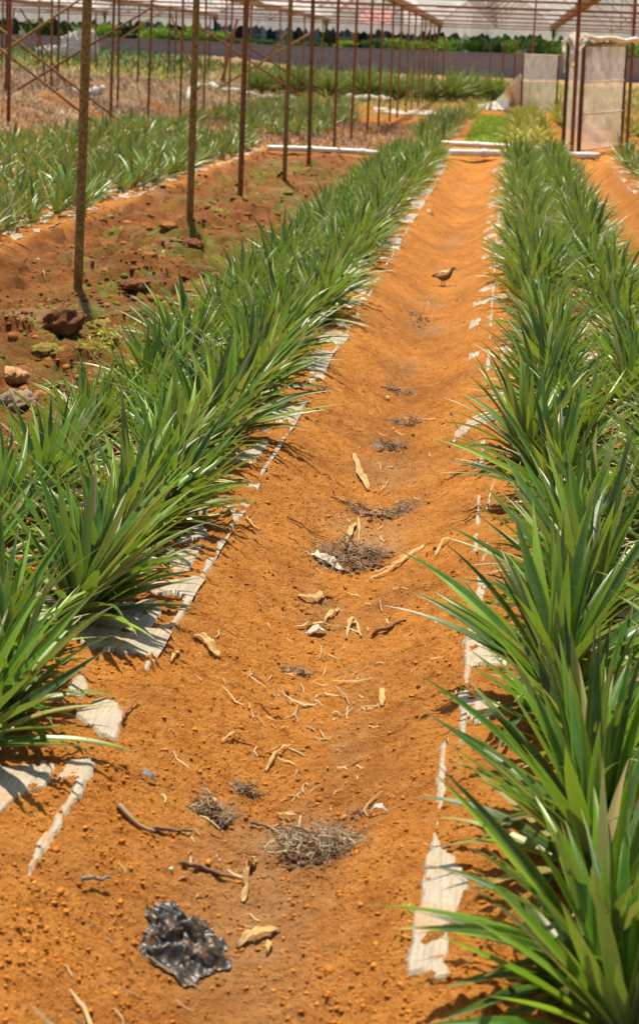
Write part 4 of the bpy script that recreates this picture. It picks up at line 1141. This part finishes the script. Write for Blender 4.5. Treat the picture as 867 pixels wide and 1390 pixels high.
def house(px0, px1, Yd, wallc, roofc, label, zb=2.1, hw=3.6, doors=(), wins=(), pillars=0):
    a = atY(px0, 60, Yd); b = atY(px1, 60, Yd); W = b.x-a.x
    root = empty('house', (a.x, Yd, zb)); D = 6
    mb = MB(); mb.box((0, 0, -1.2), (W, D, hw)); mb.build('wall', paint('wall_paint', wallc), root, smooth=False)
    mb = MB(); e = .6
    mb.add([(-e,-e,hw+.01),(W+e,-e,hw+.01),(W+e,D+e,hw+.01),(-e,D+e,hw+.01),(-e,D/2,hw+1.7),(W+e,D/2,hw+1.7)], [(0,1,5,4),(3,4,5,2),(0,4,3),(1,2,5),(3,2,1,0)])
    mb.build('roof', paint('roof_sheet', roofc), root, smooth=False)
    for u in doors:
        mb = MB(); mb.box((u*W-.55, -.06, 0), (u*W+.55, -.003, 2.2)); mb.build('door', paint('door_paint', (.05, .04, .05)), root, smooth=False)
    for u in wins:
        mb = MB(); x0, x1, z0, z1 = u*W-.7, u*W+.7, 1.0, 2.3
        for q in ((x0,x1,z0-.1,z0),(x0,x1,z1,z1+.1),(x0-.1,x0,z0-.1,z1+.1),(x1,x1+.1,z0-.1,z1+.1),((x0+x1)/2-.03,(x0+x1)/2+.03,z0,z1)):
            mb.box((q[0], -.1, q[2]), (q[1], -.003, q[3]))
        fr = mb.build('window', paint('frame_paint', (.5, .5, .48)), root, smooth=False)
        mb = MB(); mb.box((x0+.002, -.05, z0+.002), (x1-.002, -.006, z1-.002)); mb.build('pane', glass, fr, smooth=False)
    for k in range(pillars):
        x = W*(k+.5)/pillars; mb = MB(); mb.box((x-.2, -1.3, -1.2), (x+.2, -.9, hw)); mb.build('pillar', paint('pillar_paint', tuple(v*1.25 for v in wallc)), root, smooth=False)
    tag(root, label, 'house', 'houses behind the wall')
house(188, 226, 172, (.42, .42, .06), (.30, .12, .08), 'olive yellow house wall behind the shrubs right of the nearest post', wins=(.5,), doors=())
house(228, 262, 174, (.22, .05, .05), (.25, .10, .08), 'small dark red building beside the olive yellow house', hw=3, doors=(.5,))
house(272, 424, 176, (.20, .26, .36), (.34, .30, .28), 'long blue-grey building with dark doorways', doors=(.12, .33, .62, .88), wins=(.22, .48, .75), pillars=6)
house(455, 478, 172, (.60, .33, .05), (.45, .14, .10), 'narrow orange yellow house behind the long post row', wins=(.5,))
house(483, 520, 178, (.22, .22, .25), (.50, .09, .08), 'grey shed with a bright red roof beside the orange house', hw=2.4, doors=(.3,), wins=(.7,))
house(522, 562, 182, (.24, .26, .30), (.38, .36, .36), 'low grey shed with windows, last building on the right', hw=2.6, wins=(.3, .7))

# ------------------------------------------------------------------ the bird
def bird():
    p = at(602, 389); s = 1.0
    root_z = p.z
    # body line from tail tip to beak; x forward = photo right
    L = [(-.095, .070, .006, .4), (-.075, .075, .013, .5), (-.052, .078, .020, .8), (-.028, .076, .034, .95), (0, .080, .041, 1), (.024, .092, .036, .95),
         (.040, .108, .024, .9), (.050, .124, .0165, .9), (.058, .137, .0150, .95), (.067, .143, .0155, .95), (.077, .143, .011, .9), (.086, .140, .0045, .8), (.097, .137, .0012, .8)]
    V = []; Fc = []; Cc = []; n = 16
    for i, (x, z, r, fl) in enumerate(L):
        j0, j1 = max(i-1, 0), min(i+1, len(L)-1)
        t = Vector((L[j1][0]-L[j0][0], 0, L[j1][1]-L[j0][1])).normalized(); up = Vector((-t.z, 0, t.x))
        for k in range(n):
            g = 2*math.pi*k/n; cu = math.cos(g); cs = math.sin(g)
            q = Vector((x, 0, z))+up*r*cu+Vector((0, 1, 0))*r*.82*cs
            V.append(q)
            wing = abs(cs) > .5 and -.4 < cu < .75 and -.08 < x < .02
            if x > .084: c = (.30, .20, .10)
            elif x < -.04: c = (.10, .055, .03)
            elif wing: c = (.20, .12, .06)
            elif cu < -.35: c = (.13, .09, .06)
            else: c = (.72, .50, .22)
            if .055 < x < .08 and cu > .3: c = (.34, .22, .12)
            Cc.append((*c, 1))
    for i in range(len(L)-1):
        for k in range(n): Fc.append((i*n+k, i*n+(k+1) % n, (i+1)*n+(k+1) % n, (i+1)*n+k))
    Fc += [tuple(range(n)), tuple((len(L)-1)*n+k for k in range(n))]
    mb = MB(); mb.add(V, Fc); mb.c = Cc
    for sd in (-1, 1):
        mb.tube([(-.006, sd*.014, .058), (-.012+sd*.006, sd*.015, .034), (-.004+sd*.008, sd*.015, .004)], [.011, .0035, .0026], 7, True, (.45, .30, .14, 1))
        fx = -.004+sd*.008
        for a in (-.5, 0, .5): mb.tube([(fx, sd*.015, .004), (fx+.022*math.cos(a), sd*.015+.022*math.sin(a), .002)], [.0022, .0012], 5, True, (.45, .30, .14, 1))
        mb.tube([(fx, sd*.015, .004), (fx-.012, sd*.015, .002)], [.002, .001], 5, True, (.45, .30, .14, 1))
        # folded wing shell
        w = [(-.070, .072, .006), (-.045, .078, .014), (-.015, .084, .021), (.012, .090, .016), (.024, .094, .005)]
        mb.tube([(x, sd*.026*(1 if abs(x) < .03 else .8), z) for x, z, r in w], [r for _, _, r in w], 10, True, (.42, .26, .12, 1), flat=.6)
        mb.tube([(.070, sd*.0125, .146), (.0705, sd*.0145, .146)], [.0022, .0018], 8, True, (.01, .01, .01, 1))
    o = mb.build('bird', M['tint'], col=True)
    o.location = p; o.rotation_euler = (0, 0, R(-8)); o.scale = (1.02,)*3
    o.location.z += .002
    tag(o, 'small golden brown bird with dark belly standing on the path, facing right', 'bird')
bird()

# ------------------------------------------------------------------ light, sky, camera
SUN_EL = R(72); AZ = R(-16)     # azimuth from +Y, negative to the left
d = Vector((math.sin(AZ)*math.cos(SUN_EL), math.cos(AZ)*math.cos(SUN_EL), math.sin(SUN_EL)))
L = bpy.data.lights.new('sun', 'SUN'); L.energy = 5.0; L.angle = R(.9); L.color = (1, .90, .74)
so = bpy.data.objects.new('sun', L); C.objects.link(so); so.rotation_euler = d.to_track_quat('Z', 'Y').to_euler()
W = bpy.data.worlds.new('World'); bpy.context.scene.world = W; W.use_nodes = True
nt = W.node_tree; sky = nt.nodes.new('ShaderNodeTexSky'); sky.sky_type = 'NISHITA'; sky.sun_disc = False
sky.sun_elevation = SUN_EL; sky.sun_rotation = AZ; sky.air_density = 1.2; sky.dust_density = 2.5
nt.links.new(sky.outputs[0], nt.nodes['Background'].inputs[0]); nt.nodes['Background'].inputs[1].default_value = .08

cam = bpy.data.cameras.new('camera'); co = bpy.data.objects.new('camera', cam); C.objects.link(co)
cam.sensor_fit = 'VERTICAL'; cam.sensor_height = 36; cam.lens = 36*F/1390
cam.shift_y = -(695-PY)/1390; cam.shift_x = 0
m = Matrix((RX, UX, -f0)).transposed().to_4x4(); m.translation = Vector((0, 0, H)); co.matrix_world = m
cam.clip_end = 5000; cam.clip_start = .05
cam.dof.use_dof = True; cam.dof.focus_distance = 6.2; cam.dof.aperture_fstop = 6.3
sc = bpy.context.scene; sc.camera = co
sc.view_settings.view_transform = 'Standard'; sc.view_settings.look = 'None'; sc.view_settings.exposure = 0.64; sc.view_settings.gamma = 1
sc.render.engine = 'CYCLES'
sc.cycles.transparent_max_bounces = 12; sc.cycles.max_bounces = 7
